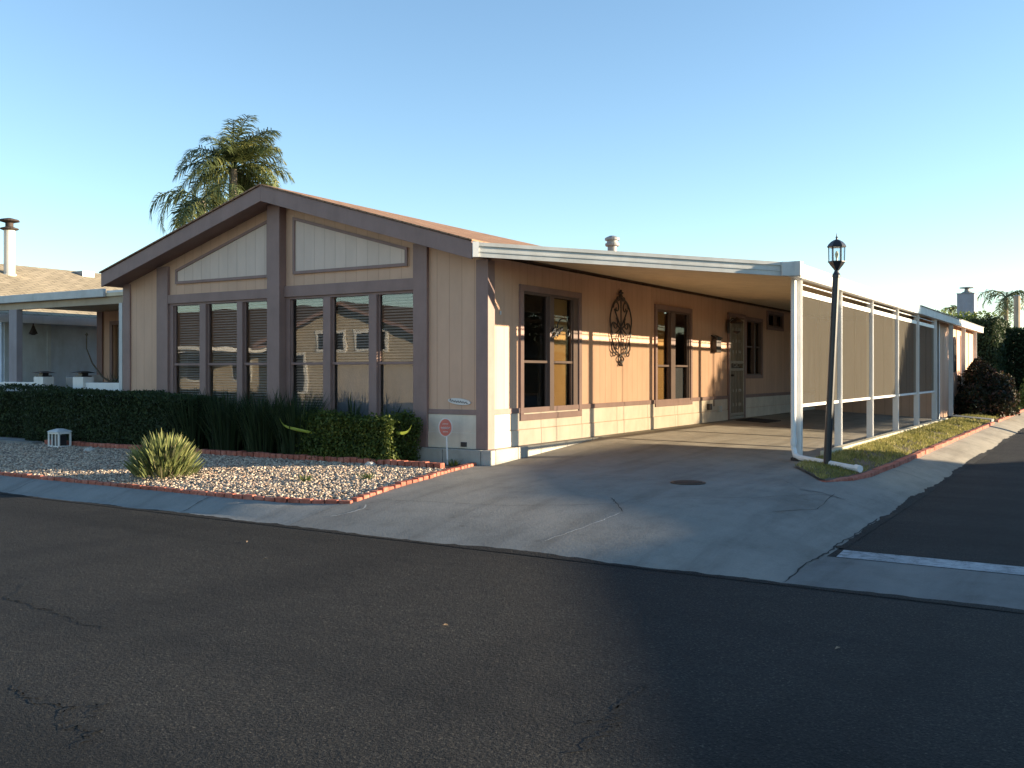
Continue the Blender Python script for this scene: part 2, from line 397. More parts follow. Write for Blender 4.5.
# rolled kerb on the left, from the gravel down to the asphalt
xs = np.concatenate([np.linspace(-60, -1.2, 100), np.linspace(-1.15, .25, 40)]); prof = [(0, -.42), (.10, -.412), (.16, -.395), (.26, -.365)]
V = []; 
for x in xs:
    g = float(GF(np.array(x))); w = g-SY
    pr = [(0,-.262),(.10,-.253),(.155,-.240),(w*.62,-.178),(w*.85,-.147),(w,-.140),(w+.05,-.140)]
    fade = max(0, min(1, (x+.7)/.95))
    for s, z in pr:
        zz = z*(1-fade)+(dh(.25, SY+s)+.002)*fade if fade > 0 else z
        V.append((x, SY+s, zz))
k = 7; F = [(a*k+b, (a+1)*k+b, (a+1)*k+b+1, a*k+b+1) for a in range(len(xs)-1) for b in range(k-1)]
struct(np_mesh('kerb', V, F, M['kerb'], smooth=True))
# valley gutter across the side street and its worn white line
m = MB(); z = -.256
m.add([(SX-.02,SY-.0,z),(14,SY-.0,z),(14,-2.65,z),(SX-.02,-2.65,z)], [(0,1,2,3)]); struct(m.build('gutter', M['gutter']))
m = MB(); m.add([(SX+.08,-2.65,z+.004),(14,-2.65,z+.004),(14,-2.32,z+.004),(SX+.06,-2.32,z+.004)], [(0,1,2,3)]); struct(m.build('road_marking', M['white_line']))
# gravel bed base and yard soil
def grav_h(X, Y):
    g = GF(X); t = np.clip((Y-g)/(-.85-g), 0, 1)
    f = np.clip((X+.5)/.8, 0, 1)                         # blends to the driveway edge on the right
    return (1-f)*(-.132+.137*t**.55) + f*(np.minimum(drive_h(X*0+.3, Y), .0)+.005)
heights = None
xs = np.concatenate([np.linspace(-30, -11, 12), np.linspace(-10.5, .20, 70)])
V = []; F = []; nv = 18
for x in xs:
    g = float(GF(np.array(x)))
    for t in np.linspace(0, 1, nv):
        y = g+(-.05-g)*t; x = min(x, float(drive_left(y))-.02)
        V.append((x, y, float(grav_h(np.array(x), np.array(y)))-.006))
F = [(a*nv+b, (a+1)*nv+b, (a+1)*nv+b+1, a*nv+b+1) for a in range(len(xs)-1) for b in range(nv-1)]
struct(np_mesh('garden_bed', V, F, M['dirt'], smooth=True))
m = MB(); m.add([(-60,-.06,.004),(-.02,-.06,.004),(-.02,60,.004),(-60,60,.004)], [(0,1,2,3)]); struct(m.build('yard', M['dirt']))
# far bank the other side of both streets
m = MB(); m.box(-120, 120, -60, -11.5, -.5, -.15); m.box(11, 120, -1, 60, -.5, -.14); struct(m.build('pavement', M['kerb']))
# walkway left of the gravel
m = MB(); m.box(-11, -8.25, -1.05, -.62, -.1, .035); struct(m.build('path', M['kerb']))

# pebbles
def ico():
    t = (1+5**.5)/2
    v = np.array([(-1,t,0),(1,t,0),(-1,-t,0),(1,-t,0),(0,-1,t),(0,1,t),(0,-1,-t),(0,1,-t),(t,0,-1),(t,0,1),(-t,0,-1),(-t,0,1)], float)
    f = np.array([(0,11,5),(0,5,1),(0,1,7),(0,7,10),(0,10,11),(1,5,9),(5,11,4),(11,10,2),(10,7,6),(7,1,8),(3,9,4),(3,4,2),(3,2,6),(3,6,8),(3,8,9),(4,9,5),(2,4,11),(6,2,10),(8,6,7),(9,8,1)])
    return v/np.linalg.norm(v[0]), f
IV, IF = ico()
n = 50000
px = RS.uniform(-10.6, .34, n*2); py = RS.uniform(-3.29, -.88, n*2)
ok = (py > GF(px)+.04) & (px < drive_left(py)-.05) & ~((px < -8.2) & (py > -1.1)); px, py = px[ok][:n], py[ok][:n]; n = len(px)
pz = grav_h(px, py)+RS.uniform(-.004, .012, n)
sc = RS.uniform(.008, .021, n)
S = sc[:,None]*RS.uniform([.9,.8,.55], [1.6,1.2,.95], (n,3)); A = RS.uniform(0, 2*PI, n)
V = IV[None]*S[:,None,:]*RS.uniform(.85, 1.15, (n,12,1))
c, s = np.cos(A)[:,None], np.sin(A)[:,None]
tl = RS.normal(0, .35, n)[:,None]; z0_ = V[...,2]+V[...,0]*tl
V = np.stack([V[...,0]*c-V[...,1]*s+px[:,None], V[...,0]*s+V[...,1]*c+py[:,None], z0_+pz[:,None]], -1).reshape(-1,3)
F = (IF[None]+np.arange(n)[:,None,None]*12).reshape(-1,3)
tag(np_mesh('gravel', V, F, M['pebble'], np.repeat(RS.uniform(0,1,n), 20), None, (-3.5,-2.1,-.05)), 'pale pebble gravel filling the front bed between kerb and hedge', 'gravel', kind='stuff')

# scalloped brick edgings ------------------------------------------------------
def edging(name, pts, label, zf, wid=.10, ln=.20, ht=.055, soldier=False):
    """row of bricks along a polyline, each brick tilted a little"""
    pts = [Vector((x, y, 0)) for x, y in pts]; m = MB(); 
    for a, b in zip(pts[:-1], pts[1:]):
        d = b-a; Ln = d.length; d.normalize(); nrm = Vector((-d.y, d.x, 0)); k = max(1, int(Ln/ln))
        for i in range(k):
            c = a+d*((i+.5)*Ln/k); j = random.uniform(-.006, .006); z = zf(c.x, c.y)+random.uniform(-.003, .004)
            hl = Ln/k/2-.006; tz = random.uniform(-.006, .006)
            p = [c-d*hl-nrm*(wid/2+j), c+d*hl-nrm*(wid/2+j), c+d*hl+nrm*(wid/2-j), c-d*hl+nrm*(wid/2-j)]
            m.prism([Vector((q.x, q.y, z-.05)) for q in p], (0, 0, .05+ht+tz))
    loc = (pts[0].x, pts[0].y, zf(pts[0].x, pts[0].y))
    o = m.build(name, M['brick'], loc=loc, bev=.010)
    return tag(o, label, 'brick edging', 'red brick edgings of the beds')
gz = lambda x, y: float(grav_h(np.array(x), np.array(y)))
fx = np.linspace(-14, .34, 36)
edging('brick_edging', [(x, float(GF(np.array(x)))+.03) for x in fx], 'long thin red brick edging between gravel and street kerb', lambda x, y: gz(min(x, .2), y), .07, .11, .020)
edging('brick_edging', [(.31, -2.93), (.25, -1.63), (-.09, -.18)], 'short sunlit brick edging running up beside the driveway', lambda x, y: dh(.2, y), .09, .105, .035)
edging('brick_edging', [(-8.0, -.95), (-4.5, -.93), (-2.5, -.88), (-.12, -.80)], 'red brick edging in front of the hedges below the front windows', lambda x, y: gz(x, min(y, -.85)), .10, .105, .075)

# side strip with lawn ----------------------------------------------------------
island = [(3.42, 2.9), (3.46, 1.62), (3.93, 1.16), (4.06, 1.7), (4.15, 2.5), (4.15, 30), (3.42, 30)]
def strip_z(x, y): return dh(min(x, 4.28), max(y, .8))+.032
m = MB(); sub = []
yy = [.66,.9,1.2,1.4,1.68,2.0,2.5,3,4,6,8,10,13,16,20,25,30]
def isl_x(y):
    lo = float(np.interp(y, [.64, 1.68, 1.75], [4.03, 3.46, 3.42])); hi = float(np.interp(y, [.64, 1.2, 1.9, 2.6, 40], [4.10, 4.22, 4.27, 4.28, 4.28]))
    return lo, hi
V = []; nn = 6
for y in yy:
    lo, hi = isl_x(y)
    for t in np.linspace(0, 1, nn):
        x = lo+(hi-lo)*t; V.append((x, y, strip_z(x, y)-.012))
F = [(a*nn+b, (a+1)*nn+b, (a+1)*nn+b+1, a*nn+b+1) for a in range(len(yy)-1) for b in range(nn-1)]
struct(np_mesh('lawn_soil', V, F, M['dirt'], smooth=True))
n = 60000; gy = .68+26*RS.uniform(0, 1, n)**1.5; gx = RS.uniform(3.4, 4.28, n)
lo = np.array([isl_x(y)[0] for y in gy]); hi = np.array([isl_x(y)[1] for y in gy]); ok = (gx > lo+.02) & (gx < hi-.05)
dens = lumpy(np.stack([gx*2, gy, gx], 1), 1.6, 3); ok &= (dens+RS.uniform(-.7, .7, n) > -.15)
ok &= ~((gy > 16.2) & (gy < 16.9)); gx, gy = gx[ok], gy[ok]; n = len(gx)
gz_ = np.array([strip_z(x, y) for x, y in zip(gx, gy)])-.01
hh = RS.uniform(.015, .05, n)*(1+gy*.02); an = RS.uniform(0, 2*PI, n); wd = .004+gy*.0006
dx, dy = np.cos(an)*wd, np.sin(an)*wd; lx, ly = RS.normal(0, .018, n), RS.normal(0, .018, n)
V = np.stack([np.stack([gx-dx, gy-dy, gz_], 1), np.stack([gx+dx, gy+dy, gz_], 1), np.stack([gx+lx, gy+ly, gz_+hh], 1)], 1).reshape(-1,3)
tag(np_mesh('lawn', V, np.arange(3*n).reshape(n,3), M['grass'], np.clip(.5+.3*lumpy(np.stack([gx,gy,gx],1), 3, 5)+RS.normal(0,.22,n), 0, 1), None, (3.8,8,0)), 'narrow strip of patchy grass beside the carport', 'grass', kind='stuff')
edging('brick_edging', [(4.06, .62), (4.22, 1.2), (4.29, 1.9), (4.31, 3.2), (4.31, 16.1)], 'red brick edging curving round the lamp post lawn tip', lambda x, y: strip_z(4.25, y)-.028, .09, .42, .030)
edging('brick_edging', [(4.31, 17.0), (4.31, 27)], 'far piece of red brick edging past the stepping slab', lambda x, y: strip_z(4.25, y)-.028, .09, .42, .030)
# pale raised edge of the carport slab and the stepping slab across the grass
m = MB(); m.box(3.30, 3.43, 3.55, 15.2, -.08, .075); struct(m.build('slab_edge', M['kerb_pale'], bev=.012))
m = MB(); m.prism([(3.36,16.3,.02),(4.27,16.3,-.06),(4.27,16.9,-.06),(3.36,16.9,.02)], (0,0,.07)); struct(m.build('stepping_slab', M['kerb'], bev=.01))

# cracks and joints -----------------------------------------------------------
def ribbon(pts, w, hz, material, name='pavement_crack', jit=.02, sub=7):
    P = []
    for a, b in zip(pts[:-1], pts[1:]):
        for k in range(sub):
            t = k/sub; P.append((a[0]+(b[0]-a[0])*t+random.uniform(-jit, jit), a[1]+(b[1]-a[1])*t+random.uniform(-jit, jit)))
    P.append(pts[-1]); V = []; n = len(P)
    for i, p in enumerate(P):
        a, b = P[max(0, i-1)], P[min(n-1, i+1)]; d = Vector((b[0]-a[0], b[1]-a[1], 0)).normalized(); q = Vector((-d.y, d.x, 0))
        ww = w*random.uniform(.4, 1.2)*(.25 if i in (0, n-1) else 1)
        for s in (-1, 1):
            x, y = p[0]+q.x*ww*s/2, p[1]+q.y*ww*s/2; V.append((x, y, hz(x, y)+.005))
    F = [(2*i, 2*i+1, 2*i+3, 2*i+2) for i in range(n-1)]
    return struct(np_mesh(name, V, F, material))
road_z = lambda x, y: -.26
for pts, w in [([(.5,-6.5),(.86,-6.82),(1.1,-6.84),(1.39,-6.88),(1.8,-6.95),(2.02,-6.93)], .013), ([(2.49,-7.78),(2.8,-7.86),(3.0,-7.83),(3.2,-7.98),(3.35,-7.93),(3.45,-8.1)], .013),
               ([(3.0,-7.83),(3.1,-7.72),(3.2,-7.86)], .010), ([(4.98,-6.25),(5.0,-6.5),(5.06,-6.7),(5.1,-6.85),(5.08,-7.2)], .012), ([(5.06,-6.7),(4.93,-6.85)], .009),
               ([(.1,-6.6),(.4,-6.9),(.6,-7.1),(.8,-7.2)], .008), ([(2.0,-5.0),(2.3,-5.15),(2.5,-5.18)], .006), ([(1.6,-5.9),(1.9,-6.05)],.006)]:
    ribbon(pts, w, road_z, M['crack'], jit=.028, sub=10)
for pts, w, mm in [([(.48,-2.79),(1.2,-2.7),(1.87,-2.62),(2.5,-2.4),(2.95,-2.12),(3.9,-1.3),(4.4,.0)], .005, M['crack']),
               ([(.54,-3.01),(.62,-3.12),(.58,-3.3),(.48,-3.45)], .016, M['crack_pale']),
               ([(2.7,-1.94),(2.86,-2.15),(3.09,-2.48)], .011, M['crack']), ([(3.09,-2.5),(3.05,-2.8),(2.96,-3.2),(2.85,-3.5)], .008, M['crack_pale']),
               ([(4.06,-.28),(4.25,-.16),(4.5,-.2)], .02, M['crack']), ([(3.7,.3),(4.0,-.15),(4.2,-.3),(4.7,.0)], .005, M['crack']),
               ([(SX-.01,-3.75),(SX-.04,-3.1),(SX-.02,-2.6),(SX-.03,-2.1),(SX-.02,-1.4),(SX-.04,-.5)], .013, M['crack']),
               ([(.1,-.9),(3.5,.5)], .004, M['crack']), ([(.2,6.2),(3.2,6.2)], .010, M['crack']), ([(.2,9.2),(3.2,9.2)], .010, M['crack']), ([(.2,3.2),(3.2,3.2)], .008, M['crack']),
               ([(4.2,-1.8),(4.45,-1.1),(4.35,.0)], .007, M['crack'])]:
    ribbon(pts, w, dh, mm, jit=.010)
for yv in (3.0, 6.1, 9.3, 12.4, 15.6, 19): ribbon([(4.36,yv),(4.83,yv)], .012, dh, M['crack'], jit=.002, sub=8)
def kz(x, y): return float(np.interp(y-SY, [0,.10,.155,.316,.434,.51], [-.262,-.253,-.240,-.178,-.147,-.140]))+.003
for xv in (-1.3, -4.4, -7.5): ribbon([(xv-.02,-3.31),(xv,-3.76)], .012, kz, M['crack'], jit=.002)
# ragged edge of the asphalt where it meets the concrete
def ragged(name, pts, nx_, ny_, hz):
    V = []; w = .03
    for i, (x, y) in enumerate(pts):
        w = max(.006, min(.06, w+random.uniform(-.014, .014))); a, b = x+nx_*w, y+ny_*w
        V += [(x-nx_*.05, y-ny_*.05, hz(x-nx_*.05, y-ny_*.05)+.004), (a, b, hz(a, b)+.004)]
    F = [(2*i, 2*i+1, 2*i+3, 2*i+2) for i in range(len(pts)-1)]
    return struct(np_mesh(name, V, F, M['asphalt']))
def edge_h(x, y):
    if y < SY: return -.26
    return (kz(x, y)-.003 if x < -.4 else dh(x, y)) if x < SX else -.256
ragged('road_edge', [(x, SY) for x in np.arange(-14, 8.5, .045)], 0, 1, edge_h)
ragged('road_edge', [(SX, y) for y in np.arange(-2.25, 26, .05)], -1, 0, lambda x, y: dh(x, y) if x < SX else -.26)
# a few dry leaves blown onto the asphalt
for k, (x, y) in enumerate([(1.28,-5.05),(3.6,-5.9),(.6,-4.6),(5.6,-5.2)]):
    a = random.uniform(0, 6); q = .014; me = MB(); c, s_ = math.cos(a)*q, math.sin(a)*q
    me.add([(x-c*1.4,y-s_*1.4,-.255),(x+s_*.6,y-c*.6,-.246),(x+c*1.4,y+s_*1.4,-.250),(x-s_*.6,y+c*.6,-.243)], [(0,1,2,3)])
    tag(me.build('dry_leaf', M['leaf'], loc=(x,y,-.255)), 'tiny pale dry leaf lying on the dark asphalt', 'leaf', 'dry leaves on the street')
# iron cover in the driveway
t = thing('drain_cover', (2.97, -.62, dh(2.97,-.62)), 'round dark iron cover set in the driveway concrete', 'drain cover')
m = MB(); m.lathe((2.97,-.62,dh(2.97,-.62)-.06), [(.185,0),(.185,.072),(.165,.074)], 28); m.build('rim', M['darkiron'], t)
m = MB(); m.lathe((2.97,-.62,dh(2.97,-.62)-.05), [(.155,0),(.155,.066),(.14,.069)], 28); m.build('lid', M['rust'], t)

# ------------------------------------------------------------------ the house
HOUSE_LEN = 19.0; RX_ = -3.67; EZ = 2.83; RZ = 3.90; SL = (RZ-EZ)/3.67
def roof_z(x): return RZ-abs(x-RX_)*SL
house = thing('mobile_home', (-3.65, 0, .0), 'low pink-beige mobile home with brown trim, gabled front and wide windows', 'house')
FP = lambda u, d, z: (u, -d, z)            # front wall, outward -Y
SP = lambda u, d, z: (d, u, z)             # side wall, outward +X
def wall_holes(P, u0, u1, z0, z1, holes, th=.10, d=0.0):
    us = sorted({u0, u1, *[h[0] for h in holes], *[h[1] for h in holes]}); zs = sorted({z0, z1, *[h[2] for h in holes], *[h[3] for h in holes]})
    m = MB()
    for a, b in zip(us[:-1], us[1:]):
        for c, e in zip(zs[:-1], zs[1:]):
            uc, zc = (a+b)/2, (c+e)/2
            if any(h[0] < uc < h[1] and h[2] < zc < h[3] for h in holes): continue
            m.lbox(P, a, b, d-th, d, c, e)
    return m
ZT = 2.50
FL = (-6.15, -3.80, .46, 2.29); FR = (-3.55, -1.16, .46, 2.29)
m = wall_holes(FP, -7.29, 0, .19, ZT, [FL, FR])
pts = [(-7.29, .0, ZT), (0, .0, ZT), (0, .0, roof_z(0)-.2), (RX_, .0, roof_z(RX_)-.2), (-7.29, .0, roof_z(-7.29)-.2)]
m.prism(pts, (0, .10, 0)); m.build('front_wall', M['siding'], house)
sh = [(.86, 2.46, .61, 2.29), (5.40, 6.97, .66, 2.30), (9.17, 10.09, .19, 2.34), (10.27, 11.36, 1.12, 2.33), (11.84, 13.03, 2.24, 2.56)]
wall_holes(SP, .10, HOUSE_LEN, .19, ZT+.19, sh).build('side_wall', M['siding'], house)
m = MB(); m.box(-7.29, -7.19, .1, HOUSE_LEN, 0, 2.62); m.build('side_wall', M['siding'], house)
m = MB(); m.box(-7.29, 0, HOUSE_LEN, HOUSE_LEN+.1, 0, 2.6)
m.prism([(-7.29,HOUSE_LEN,2.6),(0,HOUSE_LEN,2.6),(RX_,HOUSE_LEN,3.66)], (0,.1,0)); m.build('rear_wall', M['siding'], house)
m = MB(); m.box(-7.19, -.10, .1, HOUSE_LEN, .3, .4); m.box(-7.1, -.2, 3.6, 3.7, .4, 2.6); m.build('floor', M['room'], house)
# roof
for s in (-1, 1):
    xe = RX_+s*3.67
    a = [(RX_, -.355, RZ), (xe, -.355, EZ), (xe, -.355, EZ-.16), (RX_, -.355, RZ-.16)]
    m = MB(); m.prism(a, (0, HOUSE_LEN+.6, 0)); m.build('roof_slope', M['shingle'], house)
    # rake board, a little prouder and deeper than the roof
    b = [(RX_, -.40, RZ-.012), (xe+s*.03, -.40, EZ-.012), (xe+s*.03, -.40, EZ-.235), (RX_, -.40, RZ-.235)]
    m = MB(); m.prism(b, (0, .04, 0)); m.build('rake_board', M['brown'], house, bev=.004)
    c = [(RX_, -.355, RZ-.165), (xe, -.355, EZ-.165), (xe, -.355, EZ-.20), (RX_, -.355, RZ-.20)]
    m = MB(); m.prism(c, (0, .352, 0)); m.build('soffit', M['brown'], house)
    # thin shingle lip over the rake
    d_ = [(RX_, -.425, RZ+.014), (xe+s*.05, -.425, EZ+.014-.004), (xe+s*.05, -.425, EZ-.008), (RX_, -.425, RZ-.008)]
    m = MB(); m.prism(d_, (0, HOUSE_LEN+.7, 0)); m.build('shingle_layer', M['shingle'], house)
m = MB(); m.box(-7.40, -7.36, -.35, HOUSE_LEN, EZ-.22, EZ-.03); m.build('eave_board', M['brown'], house)
# trim boards on the front
def board(P, u0, u1, z0, z1, d1=.03, mt='brown', d0=0.0, name='trim_board'):
    m = MB(); m.lbox(P, u0, u1, d0, d1, z0, z1); return m.build(name, M[mt], house, bev=.003)
board(FP, -7.31, -7.13, .10, roof_z(-7.2)-.205)
board(FP, -6.42, -6.15, .10, roof_z(-6.42)-.202, .05)
board(FP, -3.81, -3.555, .10, roof_z(-3.75)-.205, .14)
board(FP, -1.16, -.93, .02, roof_z(-.95)-.202, .05)
board(FP, -.15, .035, .19, roof_z(-.02)-.205, .035)
board(SP, -.034, .13, .19, roof_z(0)-.205, .034)
board(FP, -6.15, -3.81, 2.29, 2.43, .045); board(FP, -3.555, -1.16, 2.29, 2.45, .045)
board(FP, -6.15, -3.81, .19, .46, .03, 'brown'); board(FP, -3.555, -1.16, .19, .46, .03, 'brown')
board(FP, -.93, -.15, .63, .695, .02)
board(FP, -7.13, -6.42, .63, .695, .02)
# gable panels with brown borders
for poly in ([(-5.98,2.60),(-3.88,2.60),(-3.88,3.47),(-5.98,2.83)], [(-3.39,2.62),(-1.27,2.62),(-1.27,2.87),(-3.39,3.46)]):
    m = MB(); m.prism([(x, -.022, z) for x, z in poly], (0, .021, 0)); g = m.build('gable_panel', M['gable'], house)
    m = MB(); n = len(poly); cx = sum(p[0] for p in poly)/n; cz = sum(p[1] for p in poly)/n
    # border strips, mitred towards the middle
    def inset(poly, w):
        out = []
        for i in range(n):
            p0, p1, p2 = Vector(poly[i-1]), Vector(poly[i]), Vector(poly[(i+1) % n])
            d1, d2 = (p1-p0).normalized(), (p2-p1).normalized(); n1, n2 = Vector((-d1.y, d1.x)), Vector((-d2.y, d2.x))
            k = (n1+n2).normalized(); out.append(p1+k*(w/max(.2, k.dot(n1))))
        return out
    ins = inset(poly, .042)
    for i in range(n):
        a, b, c_, d_ = poly[i], poly[(i+1) % n], ins[(i+1) % n], ins[i]
        m.prism([(a[0],-.040,a[1]),(b[0],-.040,b[1]),(c_[0],-.040,c_[1]),(d_[0],-.040,d_[1])], (0,.017,0))
    m.build('border', M['brown'], g)
# skirting and concrete footing
m = wall_holes(FP, -.93, -.15, .19, .63, [], .03, .012); m.v = [(x, y, z) for x, y, z in m.v]
m.lbox(FP, -.93, -.15, .012, .020, .19, .395); m.build('skirting', M['skirt'], house, bev=.004)
m = MB(); m.lbox(FP, -7.13, -6.42, .0, .02, .05, .63); m.build('skirting', M['skirt'], house)
m = MB(); u = .135
while u < HOUSE_LEN-.5:
    u2 = min(u+1.22, HOUSE_LEN)
    for a, b in ((.192, .40), (.408, .628)):
        segs = [(u, u2)]
        segs = [(x, y) for x, y in segs]
        for (x, y) in segs:
            if x < 9.08 and y > 9.08: m.lbox(SP, x, 9.08, 0, .020 if a < .3 else .014, a, b); x = 10.19
            if 9.08 <= x < 10.19: x = 10.19
            if y > x+.02: m.lbox(SP, x, y-.008, 0, .020 if a < .3 else .014, a, b)
    u = u2
m.build('skirting', M['skirt'], house, bev=.003)
m = MB(); m.lbox(SP, .13, 9.07, 0, .026, .632, .70); m.lbox(SP, 10.2, HOUSE_LEN, 0, .026, .632, .70); m.build('belt_board', M['brown'], house)
m = MB(); xk = -1.25
for a, b in ((-1.25,-.62),(-.612,-.02),(-.012,.13)): m.box(a, b, -.13, -.0, -.12, .185)
for a, b in ((.008,.55),(.558,1.15),(1.158,1.9),(1.908,2.7),(2.708,3.3)): m.box(.0, .13, a, b, -.12, .187)
m.build('footing', M['concrete_base'], house, bev=.006)

# windows ---------------------------------------------------------------------
def window(P, u0, u1, z0, z1, zm, cols, fr=.05, gm='glass', trim=None, d=0.0, mul_=None, lab=None, frame='brown_dark'):
    """frame with mullions; cols = [(ua, ub, kind_upper, kind_lower)]"""
    m = MB(); f = .035
    m.lbox(P, u0, u1, d-.07, d+.012, z1-f, z1); m.lbox(P, u0, u1, d-.07, d+.012, z0, z0+f)
    edges = [u0] + [x for c in cols for x in (c[0], c[1])] + [u1]
    for i in range(0, len(edges), 2):
        if edges[i+1]-edges[i] > .004: m.lbox(P, edges[i], edges[i+1], d-.07, d+(.012 if i in (0, len(edges)-2) else .03), z0+f, z1-f)
    for ua, ub, *_ in cols:
        m.lbox(P, ua, ub, d-.055, d-.006, zm-.018, zm+.018)
        m.lbox(P, ua, ua+.022, d-.050, d-.016, z0+f, z1-f); m.lbox(P, ub-.022, ub, d-.050, d-.016, z0+f, z1-f)
    w = m.build('window', M[frame], house, bev=.003)
    for ua, ub, ku, kl in cols:
        for (a, b, kd) in ((zm+.018, z1-f, ku), (z0+f, zm-.018, kl)):
            mm = MB(); dd = d-.030 if a > zm else d-.042
            q = [P(ua+.022, dd, a), P(ub-.022, dd, a), P(ub-.022, dd, b), P(ua+.022, dd, b)]
            off = Vector(P(0, -.006, 0))-Vector(P(0, 0, 0)); mm.prism(q, off); mm.build('pane', M[gm], w)
            mb = MB()
            if kd == 'slat':
                z = a+.01
                while z < b:
                    mb.prism([P(ua+.03, -.085, z), P(ub-.03, -.085, z), P(ub-.03, -.110, z+.022), P(ua+.03, -.110, z+.022)], (0, 0, .0025)); z += .040
                mb.build('blind', M['slat'], w)
            elif kd:
                mb.lbox(P, ua+.02, ub-.02, -.095, -.09, a, b); mb.build('blind', M[kd], w)
    if trim:
        m = MB(); t = trim; o = .035
        m.lbox(P, u0-t, u1+t, 0, o, z1, z1+t); m.lbox(P, u0-t, u1+t, 0, o, z0-t, z0)
        m.lbox(P, u0-t, u0, 0, o, z0, z1); m.lbox(P, u1, u1+t, 0, o, z0, z1); m.build('casing', M['brown'], w, bev=.003)
    return w
window(FP, FL[0], FL[1], .46, 2.29, 1.31, [(-6.06,-5.41,'slat','slat'),(-5.27,-4.57,'slat','slat'),(-4.45,-3.83,'slat','slat')], frame='brown')
window(FP, FR[0], FR[1], .46, 2.29, 1.31, [(-3.47,-2.80,'slat','slat'),(-2.66,-1.95,'slat','shade_grey'),(-1.81,-1.19,'slat','shade_grey')], frame='brown')
window(SP, .86, 2.46, .61, 2.29, 1.33, [(.90,1.58,None,None),(1.70,2.32,'shade_tan','shade_tan')], gm='glass_side', trim=.085)
window(SP, 5.40, 6.97, .66, 2.30, 1.30, [(5.44,6.02,'shade_tan','shade_tan'),(6.22,6.93,None,'shade_grey')], gm='glass_side', trim=.085)
window(SP, 10.27, 11.36, 1.12, 2.33, 1.75, [(10.3,10.78,None,None),(10.86,11.3,'curtain','curtain')], gm='glass_side', trim=.07)
window(SP, 11.84, 13.03, 2.24, 2.56, 2.27, [(11.87,12.42,None,None),(12.47,13.0,None,None)], gm='glass_side', trim=.06)
# door with white security screen
m = MB(); m.lbox(SP, 9.08, 9.17, 0, .04, .19, 2.43); m.lbox(SP, 10.09, 10.18, 0, .04, .19, 2.43); m.lbox(SP, 9.17, 10.09, 0, .04, 2.34, 2.43)
door = m.build('door', M['brown'], house, bev=.003)
m = MB(); m.lbox(SP, 9.17, 10.09, -.08, -.05, .19, 2.34); m.build('inner_door', M['inner'], door)
m = MB(); 
for a, b in ((9.18,9.25),(10.01,10.08)): m.lbox(SP, a, b, .0, .035, .2, 2.33)
for z in (.2, .27, 1.22, 1.37, 2.27): m.lbox(SP, 9.25, 10.01, .003, .032, z, z+.055)
for k in range(1, 8): u = 9.25+.76*k/8; m.lbox(SP, u-.011, u+.011, .008, .026, .25, 1.22); m.lbox(SP, u-.011, u+.011, .008, .026, 1.42, 2.27)
for z in (.5, .8, 1.62, 1.85, 2.1):
    for k in (1.5, 3.5, 5.5, 6.5):
        u = 9.25+.76*k/8; m.lbox(SP, u-.03, u+.03, .012, .03, z-.03, z+.03)
for sgn in (-1, 1):
    m.tube([(.02, 9.63+sgn*.12+.1*math.cos(t), 1.335+.035*math.sin(t)) for t in np.linspace(0, 2*PI, 13)], .010, 6)
m.build('security_screen', M['door_white'], door)
m = MB(); m.tube([(.04,9.24,1.12),(.10,9.24,1.12)], .022, 8); m.build('handle', M['darkiron'], door)
# small items on the house wall
def wallbox(name, u, z, w, h, d, mt, label, cat, P=SP, parts=None):
    m = MB(); m.lbox(P, u-w/2, u+w/2, .002, d, z-h/2, z+h/2); o = m.build(name, M[mt], loc=P(u, 0, z), bev=.006)
    return tag(o, label, cat)
t = thing('mailbox', (.0, 8.28, 1.55), 'small dark mailbox hung on the side wall left of the door', 'mailbox')
m = MB(); m.lbox(SP, 8.15, 8.41, .004, .12, 1.58, 1.86); m.build('body', M['darkiron'], t, bev=.01)
m = MB(); m.prism([(.0,8.13,1.91),(.14,8.13,1.86),(.14,8.13,1.88),(.0,8.13,1.93)], (0,.30,0)); m.build('lid', M['black'], t)
m = MB(); m.tube([(.02,8.25,1.60),(.02,8.25,.75)], .008, 6); m.tube([(.02,8.25,.75),(.02,8.25,.5)], .012, 6); m.build('cable', M['brown_dark'], t)
wallbox('outlet_box', 8.55, .44, .16, .12, .06, 'white_dull', 'small pale outlet box on the skirting beside the door', 'outlet')
wallbox('hose_bib_box', 7.95, .50, .14, .12, .07, 'darkiron', 'dark fitting on the skirting below the mailbox', 'fitting')
wallbox('foundation_vent', -.35, .245, .09, .06, .035, 'black', 'tiny black box on the front footing near the corner', 'vent', FP)
# lantern by the door
t = thing('wall_lantern', (.0, 9.02, 2.05), 'dark wall lantern mounted beside the security door', 'lantern')
m = MB(); m.lbox(SP, 8.96, 9.08, .041, .06, 2.0, 2.28); m.build('backplate', M['darkiron'], t)
m = MB(); m.tube([(.06,9.0,2.22),(.14,9.0,2.30),(.22,9.0,2.28)], .012, 6); m.lathe((.24,9.0,2.20), [(.01,.12),(.05,.09),(.13,.03),(.14,.0),(.12,-.01)][::-1], 10)
m.build('bracket', M['darkiron'], t)
m = MB(); m.lathe((.24,9.0,1.98), [(.02,0),(.07,.03),(.075,.05)], 8); m.build('base', M['darkiron'], t)
m = MB(); m.lathe((.24,9.0,2.032), [(.075,0),(.10,.155)], 8); m.build('lamp_glass', M['lamp_glass'], t)
